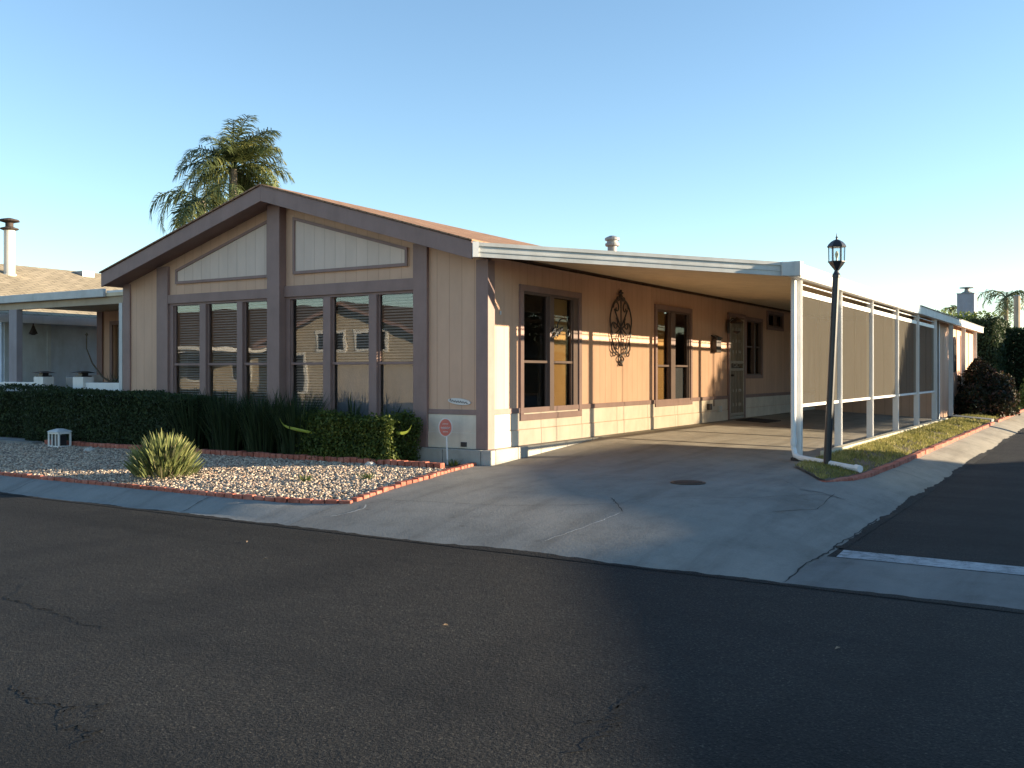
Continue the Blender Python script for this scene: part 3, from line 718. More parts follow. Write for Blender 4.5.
# wrought iron scroll
t = None
def spiral(cy, cz, r0, turns, a0, sg):
    return [(.035, cy+sg*r*math.cos(a), cz+r*math.sin(a)) for r, a in [(r0*(1-k/22), a0+turns*2*PI*k/22) for k in range(20)]]
m = MB(); cy, cz = 3.90, 1.90
for s in (-1, 1):
    pts = [(0,.52),(.22,.40),(.33,.18),(.12,-.06),(.0,-.18)]
    def cur(pts, r=.012):
        P = [Vector((.035, cy+s*a, cz+b)) for a, b in pts]; out = []
        for i in range(len(P)-1):
            p0, p1, p2, p3 = P[max(0,i-1)], P[i], P[i+1], P[min(len(P)-1,i+2)]
            for k in range(6):
                u = k/6; out.append(.5*((2*p1)+(p2-p0)*u+(2*p0-5*p1+4*p2-p3)*u*u+(3*p1-p0-3*p2+p3)*u**3))
        out.append(P[-1]); m.tube(out, r, 6)
    cur([(0,.50),(.26,.40),(.40,.14),(.30,-.10),(.06,-.02),(-.1,.12),(-.24,.30)])
    cur([(0,-.44),(.20,-.36),(.36,-.12),(.30,.08),(.05,.0),(-.10,-.14)])
    cur([(.0,-.44),(.10,-.50),(.03,-.56)]); cur([(.30,-.18),(.34,-.34),(.20,-.42)])
    m.tube(spiral(cy+s*.16, cz+.32, .12, 1.2, 0, s), .011, 6); m.tube(spiral(cy+s*.15, cz-.28, .12, 1.2, 1, s), .011, 6)
    m.tube(spiral(cy+s*.22, cz+.06, .11, 1.1, 2, s), .010, 6); m.tube(spiral(cy+s*.09, cz+.46, .07, 1.1, -1, s), .010, 6)
    m.tube(spiral(cy+s*.27, cz-.40, .09, 1.1, 2, s), .010, 6)
m.tube([(.035,cy,cz-.55),(.035,cy,cz+.56)], .011, 6)
for dz in (.56, -.56):
    for a in range(5): m.tube([(.035,cy,cz+dz),(.035,cy+.06*math.cos(a*2*PI/5+.3),cz+dz+.06*math.sin(a*2*PI/5+.3))], [.014,.02], 6)
tag(m.build('iron_wall_scroll', M['darkiron'], loc=(.0,cy,cz-.55)), 'dark wrought iron scrollwork hung on the side wall between two windows', 'wall ornament')
# hummingbird ring on the first window
m = MB(); cy, cz = 1.92, 1.83
m.tube([(.06, cy+.18*math.cos(a), cz+.13*math.sin(a)) for a in np.linspace(.2, PI*1.05, 16)], .008, 6)
m.tube([(.06, cy+.14+.04*math.cos(a), cz-.07+.05*math.sin(a)) for a in np.linspace(0, 2*PI, 12)], .006, 6)
for a, b, c_, d_ in ((-.36,-.10,-.22,.00),(-.30,-.16,-.12,-.02),(-.22,-.05,-.10,-.10),(-.14,-.08,-.02,.01),(-.28,-.07,-.16,-.13)):
    m.tube([(.06,cy+a,cz+b),(.07,cy+(a+c_)/2,cz+(b+d_)/2+.01),(.06,cy+c_,cz+d_)], [.006,.030,.008], 6)
m.tube([(.04,cy,cz+.13),(.06,cy,cz+.13)], .006, 6)
tag(m.build('bird_ring_ornament', M['black'], loc=(.03,cy,cz)), 'small black bird and ring ornament hung over the side window', 'ornament')
# little thermometer-like knob, upper left of the first side window
wallbox('doorbell_button', .30, 1.96, .03, .05, .02, 'white_dull', 'tiny pale button high on the side wall near the corner', 'button')
# name plate
t = thing('name_plate', (-.43,-.02,.78), 'small oval name plate with dark script on the front wall', 'name plate')
m = MB(); m.prism([(-.43+.18*math.cos(a), -.0145, .80+.042*math.sin(a)-.03*math.cos(a)*.5) for a in np.linspace(0, 2*PI, 20, endpoint=False)], (0,.012,0)); m.build('plate', M['sign_white'], t)
m = MB(); m.tube([(-.58+.0125*k, -.019, .812-.0012*k+.014*math.sin(k*1.9)*(1.9 if k < 2 else 1)) for k in range(24)], .0032, 5); m.build('script', M['black'], t)
# yard sign
t = thing('security_sign', (-.46,-.27,-.02), 'small oval red sign on a white stake by the house corner', 'yard sign')
rot = math.radians(32)
def disc(m, cx, cy, cz, rx, rz, off, th, n=24):
    ux, uy = math.cos(rot), math.sin(rot); nx_, ny_ = math.sin(rot), -math.cos(rot)
    m.prism([(cx+ux*rx*math.cos(a)+nx_*off, cy+uy*rx*math.cos(a)+ny_*off, cz+rz*math.sin(a)) for a in [2*PI*k/n for k in range(n)]], (nx_*th, ny_*th, 0))
m = MB(); m.tube([(-.43,-.27,-.04),(-.45,-.27,.42)], .011, 6); m.build('stake', M['white'], t)
m = MB(); disc(m, -.46, -.275, .475, .092, .122, .010, .006); m.build('rim', M['sign_white'], t)
m = MB(); disc(m, -.46, -.275, .475, .078, .108, .017, .004); m.build('face', M['red_sign'], t)
m = MB(); ux, uy = math.cos(rot), math.sin(rot); nx_, ny_ = math.sin(rot)*.023, -math.cos(rot)*.023
for q, (z, hw) in enumerate(((.52,.035),(.475,.058),(.46,.05),(.42,.03))):
    m.tube([(-.46+ux*hw*k/6+nx_, -.275+uy*hw*k/6+ny_, z+.006*math.sin(k*2.3+q)) for k in range(-6, 7)], .0035, 5)
m.build('lettering', M['sign_white'], t)
# door mat
m = MB(); m.prism([(.15,9.2,.175),(.8,9.2,.14),(.8,10.2,.14),(.15,10.2,.175)], (0,0,.02)); tag(m.build('door_mat', M['mat'], loc=(.4,9.7,.15)), 'dark door mat lying on the slab at the security door', 'door mat')
# roof vent
vx, vy = -.95, 5.6; vz = roof_z(vx)+.16
t = thing('roof_vent', (vx, vy, vz), 'galvanised round vent pipe with cap rising above the carport roof', 'vent pipe')
m = MB(); m.lathe((vx,vy,vz-.3), [(.13,0),(.13,.34),(.085,.4),(.085,.54)], 16); m.build('pipe', M['galv'], t, smooth=False)
m = MB(); m.lathe((vx,vy,vz+.22), [(.12,0),(.13,.02),(.13,.05),(.10,.06),(.10,.10),(.135,.11),(.135,.15),(.05,.19),(.01,.19)], 16); m.build('cap', M['galv'], t)

# ------------------------------------------------------------------ carport
carport = thing('carport', (3.25, 2.6, 0), 'white flat metal carport along the side of the house with a slanted front edge', 'carport')
def can_z(x): return 2.72-.05*x                       # underside of the roof deck
xw, xo = .005, 3.22; yf = lambda x: -.36+(x-.05)*(2.68/3.25)
pl = [(xw, yf(xw)+.03), (xo, yf(xo)+.03), (xo, 23.4), (xw, 23.4)]
m = MB(); lo = [(x, y, can_z(x)) for x, y in pl]; m.prism(lo, (0,0,.05)); m.build('roof_deck', M['soffit'], carport)
# slanted front band: two-step profile
A = Vector((.06, -.40, 0)); B = Vector((3.235, 2.24, 0)); d = (B-A).normalized(); nrm = Vector((d.y, -d.x, 0))
def band(o0, o1, zt0, zt1, h0, h1):
    a = A+nrm*o0; b = B+nrm*o0
    mm = MB(); mm.add([a+Vector((0,0,zt0-h0)), b+Vector((0,0,zt1-h1)), b+nrm*(o1-o0)+Vector((0,0,zt1-h1)), a+nrm*(o1-o0)+Vector((0,0,zt0-h0)),
            a+Vector((0,0,zt0)), b+Vector((0,0,zt1)), b+nrm*(o1-o0)+Vector((0,0,zt1)), a+nrm*(o1-o0)+Vector((0,0,zt0))],
            [(0,1,2,3),(4,7,6,5),(0,4,5,1),(1,5,6,2),(2,6,7,3),(3,7,4,0)]); return mm
fb = band(0, .03, 2.79, 2.60, .17, .17).build('front_fascia', M['white_grey'], carport)
band(.031, .05, 2.80, 2.61, .045, .045).build('drip_edge', M['white_grey'], fb)
band(.031, .04, 2.70, 2.51, .02, .02).build('drip_edge', M['white_grey'], fb)
m = MB(); m.prism([A+nrm*.052+Vector((-.01,-.01,2.805)), A+nrm*.052+d*.06+Vector((0,0,2.805)), A-nrm*.02+d*.06+Vector((0,0,2.805)), A-nrm*.02+Vector((-.01,-.01,2.805))], (0,0,-.19)); m.build('end_cap', M['white'], fb)
m = MB(); m.box(3.24, 3.36, 2.20, 11.6, 2.42, 2.605); m.build('side_beam', M['white'], carport, bev=.006)
m = MB(); m.box(3.24, 3.40, 2.17, 2.33, 2.43, 2.62); m.prism([B+nrm*.05-d*.13+Vector((0,0,2.43)), B+nrm*.09-d*.13+Vector((0,0,2.43)), B+nrm*.09+Vector((.06,.02,2.43)), B+Vector((.02,0,2.43))], (0,0,.185)); m.build('corner_cap', M['white_grey'], carport, bev=.005)
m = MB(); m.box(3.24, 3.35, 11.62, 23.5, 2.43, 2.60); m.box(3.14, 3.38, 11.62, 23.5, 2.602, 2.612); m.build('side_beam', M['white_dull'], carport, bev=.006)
m = MB(); m.box(3.08, 3.235, 2.3, 23.3, 2.545, 2.562); m.build('gutter_shelf', M['white_dull'], carport)
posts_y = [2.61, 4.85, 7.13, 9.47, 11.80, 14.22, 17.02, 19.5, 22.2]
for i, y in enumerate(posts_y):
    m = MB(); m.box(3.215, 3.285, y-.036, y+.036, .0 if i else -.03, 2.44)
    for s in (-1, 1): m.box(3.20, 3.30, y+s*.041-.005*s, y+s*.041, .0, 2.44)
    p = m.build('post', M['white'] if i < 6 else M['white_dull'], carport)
    m = MB(); m.box(3.17, 3.335, y-.07, y+.07, -.02, .045); m.build('base_bracket', M['rust'], p)
# screens
for i in range(5):
    a, b = posts_y[i]+.05, posts_y[i+1]-.05
    me = MB(); me.add([(3.246,a,.735),(3.246,b,.735),(3.246,b,2.245),(3.246,a,2.245)], [(0,1,2,3)])
    f = me.build('shade_screen', M['screen'], carport)
    for z0_, z1_ in ((2.215, 2.285), (.715, .755)):
        m = MB(); m.box(3.225, 3.265, a, b, z0_, z1_); m.build('rail', M['white'], f)
    m = MB(); m.box(3.235, 3.26, a, b, 2.36, 2.375); m.build('cable', M['white_dull'], f)
    m = MB(); c_ = (a+b)/2; m.add([(3.249,c_-.012,.757),(3.249,c_+.012,.757),(3.249,c_+.012,2.213),(3.249,c_-.012,2.213)], [(0,1,2,3)]); m.build('seam', M['screen'], f)
# downspout down the first post and across the grass
m = MB(); m.tube([(3.22,2.50,2.43),(3.22,2.50,.30),(3.22,2.50,.18),(3.25,2.47,.09),(3.33,2.42,.06),(3.6,2.2,.05),(4.22,1.72,.02)], .036, 8); m.tube([(3.22,2.50,.30),(3.22,2.50,.22)], .043, 8); m.tube([(4.17,1.765,.024),(4.24,1.71,.02)], .045, 8)
m.build('downspout', M['white'], carport, smooth=False)
# storage shed at the far end of the carport
shed = thing('storage_shed', (1.6, 16, .1), 'pink-beige storage room at the far end of the carport', 'shed')
m = MB(); m.box(.03, 3.08, 16, 23.3, 0, 2.56); m.build('wall', M['siding'], shed)
m = MB(); m.box(2.98, 3.10, 15.965, 15.998, 0, 2.5); m.box(3.082, 3.11, 15.965, 16.1, 0, 2.5); m.box(2.55, 2.66, 15.97, 15.998, 0, 2.5); m.build('corner_trim', M['white_dull'], shed)
m = MB(); m.box(3.082, 3.10, 20.2, 21.1, 1.05, 2.25); w = m.build('window', M['brown'], shed)
m = MB(); m.box(3.101, 3.106, 20.28, 21.02, 1.12, 2.18); m.build('pane', M['black'], w)
m = MB(); m.tube([(3.09+.03, 18.75+.2*math.cos(a), 1.9+.25*math.sin(a)) for a in np.linspace(0, PI, 10)]+[(3.12,18.55,1.2),(3.12,18.95,1.2),(3.12,18.95,1.9)], .03, 6)
m.prism([(3.09,18.6,1.25),(3.09,18.9,1.25),(3.09,18.9,1.95),(3.09,18.6,1.95)], (.02,0,0))
tag(m.build('arched_wall_ornament', M['darkiron'], loc=(3.1,18.75,1.2)), 'dark arched ornament on the shed wall behind the red bush', 'wall ornament')

# lamp post ---------------------------------------------------------------------
lx, ly, lz = 3.76, 2.05, -.12; tx, ty = 3.885, 2.05       # foot and head (the pole leans)
t = thing('lamp_post', (lx, ly, lz), 'black lamp post with glazed lantern standing in the grass tip', 'lamp post')
m = MB(); hz = 2.42
pt = lambda z: (lx+(tx-lx)*(z-lz)/(2.5-lz), ly, z)
m.lathe((lx,ly,lz-.05), [(.075,0),(.075,.10),(.055,.13)], 12)
m.tube([pt(lz), pt(1.2), pt(2.38)], [.047,.046,.044], 12); m.tube([pt(2.37), pt(2.40), pt(2.43), pt(2.47)], [.052,.052,.034,.022], 12); m.build('pole', M['black'], t, smooth=False)
hc = (tx, ty, 0)
m = MB(); m.lathe(hc, [(.022,2.45),(.04,2.475),(.075,2.52),(.098,2.555),(.108,2.56),(.108,2.572)], 6, .3)
for k in range(6):
    a = 2*PI*k/6+.3; m.bar((tx+.094*math.cos(a), ty+.094*math.sin(a), 2.57), (tx+.097*math.cos(a), ty+.097*math.sin(a), 2.75), .010, .010, (1,0,0.01))
m.build('lantern_frame', M['black'], t)
m = MB(); m.lathe(hc, [(.112,2.745),(.116,2.757),(.10,2.785),(.072,2.815),(.035,2.838),(.012,2.845),(.012,2.862),(.017,2.868),(.008,2.88),(.002,2.925)], 6, .3); m.build('lantern_roof', M['black'], t)
for k in range(6):
    a = 2*PI*k/6+.3; b = a+2*PI/6; r = .089
    m = MB(); p = [(tx+r*math.cos(a),ty+r*math.sin(a),2.573),(tx+r*math.cos(b),ty+r*math.sin(b),2.573),(tx+r*1.03*math.cos(b),ty+r*1.03*math.sin(b),2.744),(tx+r*1.03*math.cos(a),ty+r*1.03*math.sin(a),2.744)]
    m.prism(p, (-.003*math.cos((a+b)/2), -.003*math.sin((a+b)/2), 0)); m.build('lantern_pane', M['lamp_glass'], t)
m = MB(); m.lathe(hc, [(.012,2.572),(.012,2.61),(.018,2.63),(.024,2.66),(.014,2.69),(.004,2.70)], 10); m.build('bulb', M['bulb'], t)

# ------------------------------------------------------------------ planting at the front
B_top = lambda x: 1-.08*np.clip((x+6.6)/1.8, 0, 1)
box_hedge('hedge', -13.5, -8.85, -.30, .12, .0, .93, 12000, .022, M['hedge'], 'dark clipped hedge at the far left edge behind the walkway', group='clipped hedges', seed=2)
box_hedge('hedge', -8.75, -4.75, -.88, -.10, .0, .87, 34000, .018, M['hedge'], 'long dark clipped hedge in front of the left part of the house', group='clipped hedges', seed=4, topf=B_top, rough=.04)
box_hedge('boxwood_hedge', -2.75, -.98, -.82, -.18, .02, .58, 22000, .020, M['boxwood'], 'low green boxwood hedge with a sunlit end near the corner', group='clipped hedges', seed=7, rough=.085)

def strap_clump(name, cx, cy, z, n, h, spread, width, material, label, cat, group=None, droop=.6, seed=0, segs=5, r0=.06, upright=0.0):
    t = thing(name, (cx, cy, z), label, cat, group); V = []; F = []; R = []
    for i in range(n):
        a = RS.uniform(0, 2*PI); rr = r0*math.sqrt(RS.uniform()); L_ = h*RS.uniform(.65, 1.15); sp = spread*RS.uniform(.15, 1)
        bx, by = cx+rr*math.cos(a), cy+rr*math.sin(a); w = width*RS.uniform(.7, 1.2); dx, dy = math.cos(a), math.sin(a); base = len(V)
        dr = droop*RS.uniform(.4, 1.2); tw = RS.uniform(-.5, .5)
        for k in range(segs+1):
            s = k/segs; hor = sp*(s**1.4); zz = z+L_*(s-dr*.5*s**2.6)
            x, y = bx+dx*hor, by+dy*hor; ww = w*(1-s**2.2)*(.7+.6*s)+.0008
            px_, py_ = -math.sin(a+tw*s), math.cos(a+tw*s)
            V.append((x-px_*ww/2, y-py_*ww/2, zz)); V.append((x+px_*ww/2, y+py_*ww/2, zz))
        for k in range(segs): F.append((base+2*k, base+2*k+1, base+2*k+3, base+2*k+2))
        R += [min(1, max(0, RS.normal(.5, .25)))]*segs
    np_mesh('leaves', V, F, material, R, t); 
    m = MB(); m.lathe((cx,cy,z-.05), [(r0*.8,0),(r0*.55,.05+.1*min(1,h)*.5),(r0*.2,.05+.22*h)], 8); m.build('crown', M['stem'], t)
    return t
for i, (x, y) in enumerate([(-4.85,-.62),(-4.40,-.42),(-4.05,-.66),(-3.70,-.40),(-3.35,-.64),(-3.0,-.42),(-2.72,-.66)]):
    labs = ['strappy dark plant next to the right end of the long hedge', 'second strappy plant from the long hedge, set back by the window', 'third strappy plant from the long hedge, at the brick edging',
            'middle strappy plant close under the central post', 'strappy plant at the edging right of the central post', 'strappy plant set back under the fourth window pane', 'strappy plant touching the left end of the boxwood hedge']
    strap_clump('lily_plant', x, y, .02, 330, .98, .40, .018, M['strap'], labs[i], 'plant', 'strappy plants below the front windows', .55, r0=.24)
# the spiky shrub in the gravel
bx, by = -2.75, -2.80; bz = gz(bx, by)
t = thing('spiky_shrub', (bx, by, bz), 'round spiky green shrub sunlit on one side, alone in the gravel', 'shrub')
V = []; F = []; R = []
for i in range(1300):
    ph = RS.uniform(0, 2*PI); el = math.acos(RS.uniform(.0, 1)); rr = RS.uniform(.55, 1.0)
    dx, dy, dz = math.sin(el)*math.cos(ph), math.sin(el)*math.sin(ph), math.cos(el)
    c0 = Vector((bx+dx*.36*rr, by+dy*.36*rr, bz+.02+dz*.42*rr)); dirn = Vector((dx*.55, dy*.55, .75+dz*.3)).normalized()
    L_ = RS.uniform(.08, .20)*(1.0 if rr > .8 else .8); w = RS.uniform(.007, .013); side = dirn.cross(Vector((RS.normal(), RS.normal(), RS.normal()))).normalized()*w
    n0 = len(V); mid = c0+dirn*L_*.5; tip = c0+dirn*L_+Vector((dx, dy, 0))*.03
    V += [c0-side*.6, c0+side*.6, mid+side, mid-side, tip+side*.12, tip-side*.12]; F += [(n0,n0+1,n0+2,n0+3),(n0+3,n0+2,n0+4,n0+5)]
    R += [min(1, max(0, RS.normal(.45+.3*(rr-.7), .25)))]*2
np_mesh('leaves', [tuple(v) for v in V], F, M['yucca'], R, t)
m = MB()
for i in range(40):
    ph = 2*PI*i/40; r = random.uniform(.1, .33); m.tube([(bx,by,bz-.02),(bx+r*.5*math.cos(ph),by+r*.5*math.sin(ph),bz+.12),(bx+r*math.cos(ph),by+r*math.sin(ph),bz+random.uniform(.25,.42))], [.012,.009,.005], 5)
m.build('stems', M['stem'], t)
# long lime coloured leaves arching out of the bed
def arch_leaf(name, pts, w, label):
    P = [Vector(p) for p in pts]; out = []
    for i in range(len(P)-1):
        p0, p1, p2, p3 = P[max(0,i-1)], P[i], P[i+1], P[min(len(P)-1,i+2)]
        for k in range(5):
            u = k/5; out.append(.5*((2*p1)+(p2-p0)*u+(2*p0-5*p1+4*p2-p3)*u*u+(3*p1-p0-3*p2+p3)*u**3))
    out.append(P[-1]); n = len(out); V = []
    for i, p in enumerate(out):
        s = i/(n-1); ww = w*(1-s**3)*(.6+.4*min(1, s*4)); V += [p+Vector((0,-.3,1)).normalized()*ww/2, p+Vector((.2,-.6,-.1)).normalized()*ww*.3, p-Vector((0,-.3,1)).normalized()*ww/2]
    F = [q for i in range(n-1) for q in ((3*i,3*i+1,3*i+4,3*i+3),(3*i+1,3*i+2,3*i+5,3*i+4))]
    return tag(np_mesh(name, [tuple(v) for v in V], F, M['lime'], RS.uniform(0,1,len(F)), None, pts[0]), label, 'plant', 'lime arching stems')
arch_leaf('arching_stem', [(-1.5,-.5,.35),(-1.15,-.55,.42),(-.95,-.6,.40),(-.80,-.62,.43),(-.73,-.63,.52)], .05, 'lime green stem arching past the right end of the boxwood')
arch_leaf('arching_stem', [(-2.2,-.7,.35),(-2.45,-.92,.42),(-2.62,-.97,.47),(-2.70,-.98,.57)], .045, 'lime green stem curling up left of the boxwood hedge')
strap_clump('young_plant', -1.95, -.35, .35, 14, .55, .16, .03, M['strap'], 'upright leafy shoot rising above the boxwood before the window', 'plant', None, .2)
strap_clump('young_plant', -1.35, -.30, .3, 10, .5, .30, .03, M['strap'], 'leaning leafy shoot above the right end of the boxwood', 'plant', None, .2)
# low weeds in the gravel
for i, (x, y, lb) in enumerate([(-.9,-2.35,'tiny weed tuft in the middle of the gravel'),(-.35,-1.95,'tiny weed tuft in the gravel nearer the driveway'),(-.25,-.38,'small dry tuft beside the foot of the red sign')]):
    strap_clump('weed_tuft', x, y, gz(x, y), 70, .09, .10, .007, M['boxwood'], lb, 'weed', 'weed tufts', .4, r0=.08)
# rocks
for (x, y, s, lb) in [(-1.12,-.98,.06,'small white rock against the brick edging near the boxwood'), (-6.3,-1.35,.07,'flat pale rock in the gravel beside the white cage lantern')]:
    me = MB(); n = 9; z = gz(x, y)
    me.lathe((x,y,z), [(s*.8,-.02),(s*1.25,.015),(s*1.05,.04),(s*.4,.055)], n); me.v = [(a+random.uniform(-.01,.01), b+random.uniform(-.01,.01), c+random.uniform(-.006,.006)) for a, b, c in me.v]
    tag(me.build('rock', M['stone'], loc=(x,y,z), bev=.006), lb, 'rock')
# white cage garden lantern
gx0, gy0 = -7.35, -1.15; gz0 = gz(gx0, gy0)
t = thing('garden_lantern', (gx0, gy0, gz0), 'small white framed lantern standing in the gravel before the hedge', 'lantern')
m = MB(); s = .13
for a in (-s, s):
    for b in (-s*.75, s*.75): m.box(gx0+a-.012, gx0+a+.012, gy0+b-.012, gy0+b+.012, gz0, gz0+.24)
for z in (.0, .215): 
    for b in (-s*.75, s*.75): m.box(gx0-s-.012, gx0+s+.012, gy0+b-.014, gy0+b+.014, gz0+z, gz0+z+.03)
    for a in (-s, s): m.box(gx0+a-.014, gx0+a+.014, gy0-s*.75, gy0+s*.75, gz0+z, gz0+z+.03)
for a in (-.045, .045): m.box(gx0+a-.008, gx0+a+.008, gy0-s*.75-.008, gy0-s*.75+.008, gz0+.03, gz0+.215)
m.build('cage', M['white'], t)
m = MB(); m.box(gx0-.09, gx0+.09, gy0-.06, gy0+.06, gz0+.01, gz0+.19); m.build('core', M['black'], t)
m = MB(); m.lathe((gx0,gy0,gz0+.246), [(.19,0),(.16,.02),(.05,.05)], 4, PI/4); m.build('lid', M['white_dull'], t)

# ------------------------------------------------------------------ porch on the left
porch = thing('porch_awning', (-9.5, .3, 0), 'white porch awning on posts at the left side of the house', 'awning')
m = MB(); m.box(-12.3, -7.45, .30, 4.0, 2.52, 2.58); m.build('roof_deck', M['soffit'], porch)
m = MB(); m.box(-12.3, -8.22, .24, .298, 2.51, 2.655); m.build('front_fascia', M['white_grey'], porch, bev=.01)
m = MB(); m.box(-8.215, -7.42, .30, 2.5, 2.582, 2.62); m.build('flashing', M['white'], porch)
m = MB(); m.box(-12.2, -7.72, .34, .44, 2.385, 2.515); m.build('beam', M['tan'], porch)
m = MB(); m.box(-11.20, -10.95, .30, .42, 0, 2.383); m.build('post', M['post_mauve'], porch)
m = MB(); m.box(-7.80, -7.71, .25, .36, 0, 2.383); m.build('post', M['white_dull'], porch)
for (a, b, pa, pb, lb) in ((-11.6,-10.28,-10.27,-9.97,'low white porch wall left of the gap, ending in a pilaster'), (-8.76,-7.72,-9.07,-8.77,'low white porch wall right of the gap, beside the house')):
    t = thing('porch_wall', ((a+b)/2, .3, 0), lb, 'low wall', 'low white porch walls')
    m = MB(); m.box(a, b, .26, .40, 0, 1.0); m.build('wall', M['white'], t, bev=.008)
    m = MB(); m.box(pa, pb, .22, .44, 0, 1.10); m.build('pilaster', M['white'], t, bev=.006)
    c = (pa+pb)/2; lt = thing('post_lantern', (c, .33, 1.10), 'dark cap light on the '+('left' if a < -10 else 'right')+' porch pilaster', 'lantern', 'dark cap lights on the porch pilasters')
    m = MB(); m.box(c-.10, c+.10, .23, .43, 1.101, 1.125); m.box(c-.06, c+.06, .27, .39, 1.125, 1.17)
    m.build('body', M['black'], lt)
    m = MB(); m.add([(c-.16,.17,1.17),(c+.16,.17,1.17),(c+.16,.49,1.17),(c-.16,.49,1.17),(c-.05,.28,1.205),(c+.05,.28,1.205),(c+.05,.38,1.205),(c-.05,.38,1.205)], [(0,3,2,1),(4,5,6,7),(0,1,5,4),(1,2,6,5),(2,3,7,6),(3,0,4,7)]); m.build('cap', M['black'], lt)
# air conditioner unit in the gap
t = thing('utility_cabinet', (-9.9, 1.0, 0), 'grey metal cabinet standing in the gap between the porch walls', 'cabinet')
m = MB(); m.box(-10.32, -9.92, .9, 1.35, 0, 1.10); m.build('body', M['galv'], t, bev=.02)
m = MB(); m.box(-9.90, -9.72, .9, 1.30, 0, 1.14); m.build('side_panel', M['white_dull'], t, bev=.015)
# thin plant with one tall curved stem
t = thing('potted_plant', (-8.55, .62, 1.0), 'thin dark plant with one tall curved stem behind the porch wall', 'plant')
m = MB(); m.tube([(-8.45,.6,.98),(-8.75,.6,1.10),(-9.05,.6,1.35),(-9.22,.6,1.62),(-9.22,.6,1.86)], [.02,.016,.012,.010,.012], 6); m.lathe((-9.22,.6,1.85), [(.01,0),(.03,.02),(.02,.05),(.004,.07)], 6); m.build('stem', M['stem'], t)
V = []; F = []
for i in range(60):
    a = RS.uniform(0, 2*PI); x, y = -8.1+RS.uniform(-.5, .35), .62; n0 = len(V); h = RS.uniform(.05, .22); V += [(x-.01,y,1.0),(x+.01,y,1.0),(x+.1*math.cos(a),y+.1*math.sin(a),1.0+h)]; F.append((n0,n0+1,n0+2))
np_mesh('leaves', V, F, M['strap'], RS.uniform(0,1,60), t)
m = MB(); m.box(-8.70, -7.8, .48, .76, .85, 1.01); m.build('planter', M['stem'], t)
# porch room with a dark window
room = thing('porch_room', (-9.6, 2.7, 0), 'beige room wall with a dark window at the back of the porch', 'room')
m = wall_holes(lambda u, d, z: (u, 2.7-d, z), -11.85, -7.30, 0, 2.50, [(-11.35,-10.35,1.05,2.2)]); m.box(-11.85, -11.75, 2.8, 6, 0, 2.5); m.build('wall', M['siding'], room)
m = MB(); m.box(-11.88, -11.70, 2.66, 2.698, 0, 2.5); m.box(-11.44, -11.36, 2.66, 2.697, .97, 2.28); m.box(-11.36, -10.3, 2.66, 2.697, 2.2, 2.28); m.box(-11.36, -10.3, 2.66, 2.697, .97, 1.05); m.build('trim', M['brown'], room)
m = MB(); m.box(-11.35, -10.35, 2.74, 2.75, 1.05, 2.2); w = m.build('window_pane', M['glass'], room)
m = MB(); m.box(-11.35, -10.35, 2.79, 2.798, 1.05, 2.2); m.build('blind', M['slat'], room)
# ------------------------------------------------------------------ other houses
def gable_house(name, x0, x1, y0, y1, eave, ridge, axis, wm, rm, label, over=.35, feats=None, base=0.0, fascia='white_dull'):
    t = thing(name, ((x0+x1)/2, (y0+y1)/2, base), label, 'house', 'neighbouring houses')
    m = MB(); m.box(x0, x1, y0, y1, base, eave)
    if axis == 'y':
        c = (x0+x1)/2
        for yy_ in (y0, y1-.1): m.prism([(x0,yy_,eave),(x1,yy_,eave),(c,yy_,ridge-.1)], (0,.1,0))
    else:
        c = (y0+y1)/2
        for xx in (x0, x1-.1): m.prism([(xx,y0,eave),(xx,y1,eave),(xx,c,ridge-.1)], (.1,0,0))
    m.build('wall', M[wm], t)
    hw = ((x1-x0) if axis == 'y' else (y1-y0))/2; sl = (ridge-eave)/hw; ez = eave-sl*over
    for s in (-1, 1):
        m = MB(); f = MB()
        if axis == 'y':
            xe = c+s*(hw+over); m.prism([(c,y0-over,ridge+.06),(xe,y0-over,ez+.06),(xe,y0-over,ez-.04),(c,y0-over,ridge-.04)], (0,y1-y0+2*over,0))
            f.box(min(xe,xe+s*.03), max(xe,xe+s*.03), y0-over, y1+over, ez-.12, ez+.05)
            f.prism([(c,y0-over-.033,ridge+.04),(xe,y0-over-.033,ez+.04),(xe,y0-over-.033,ez-.13),(c,y0-over-.033,ridge-.13)], (0,.03,0))
            f.prism([(c,y1+over+.003,ridge+.04),(xe,y1+over+.003,ez+.04),(xe,y1+over+.003,ez-.13),(c,y1+over+.003,ridge-.13)], (0,.03,0))
        else:
            ye = c+s*(hw+over); m.prism([(x0-over,c,ridge+.06),(x0-over,ye,ez+.06),(x0-over,ye,ez-.04),(x0-over,c,ridge-.04)], (x1-x0+2*over,0,0))
            f.box(x0-over, x1+over, min(ye,ye+s*.03), max(ye,ye+s*.03), ez-.12, ez+.05)
        m.build('roof_slope', M[rm], t); f.build('fascia', M[fascia], t)
    return t
nb = gable_house('neighbour_house', -20.4, -13.0, 1.2, 20, 2.50, 3.83, 'y', 'bluegrey', 'shingle_pale', 'blue-grey neighbouring house with tan roof beyond the porch', .45, fascia='white')
m = MB(); m.box(-12.998, -12.97, 1.25, 2.2, 0, 2.36); m.build('wall_panel', M['bluegrey2'], nb)
m = MB(); m.box(-12.998, -12.955, 2.2, 2.29, 0, 2.36); m.build('corner_trim', M['bluegrey2'], nb)
fx0, fy0 = -15.75, 3.0
m = MB(); m.lathe((fx0,fy0,3.0), [(.155,0),(.155,.55),(.125,.56),(.125,1.62)], 18); fl = m.build('flue', M['cream_pipe'], nb)
m = MB(); m.lathe((fx0,fy0,4.60), [(.13,0),(.21,.03),(.21,.05),(.09,.09),(.09,.18),(.23,.22),(.21,.26),(.05,.30)], 18); m.build('flue_cap', M['rust'], fl)
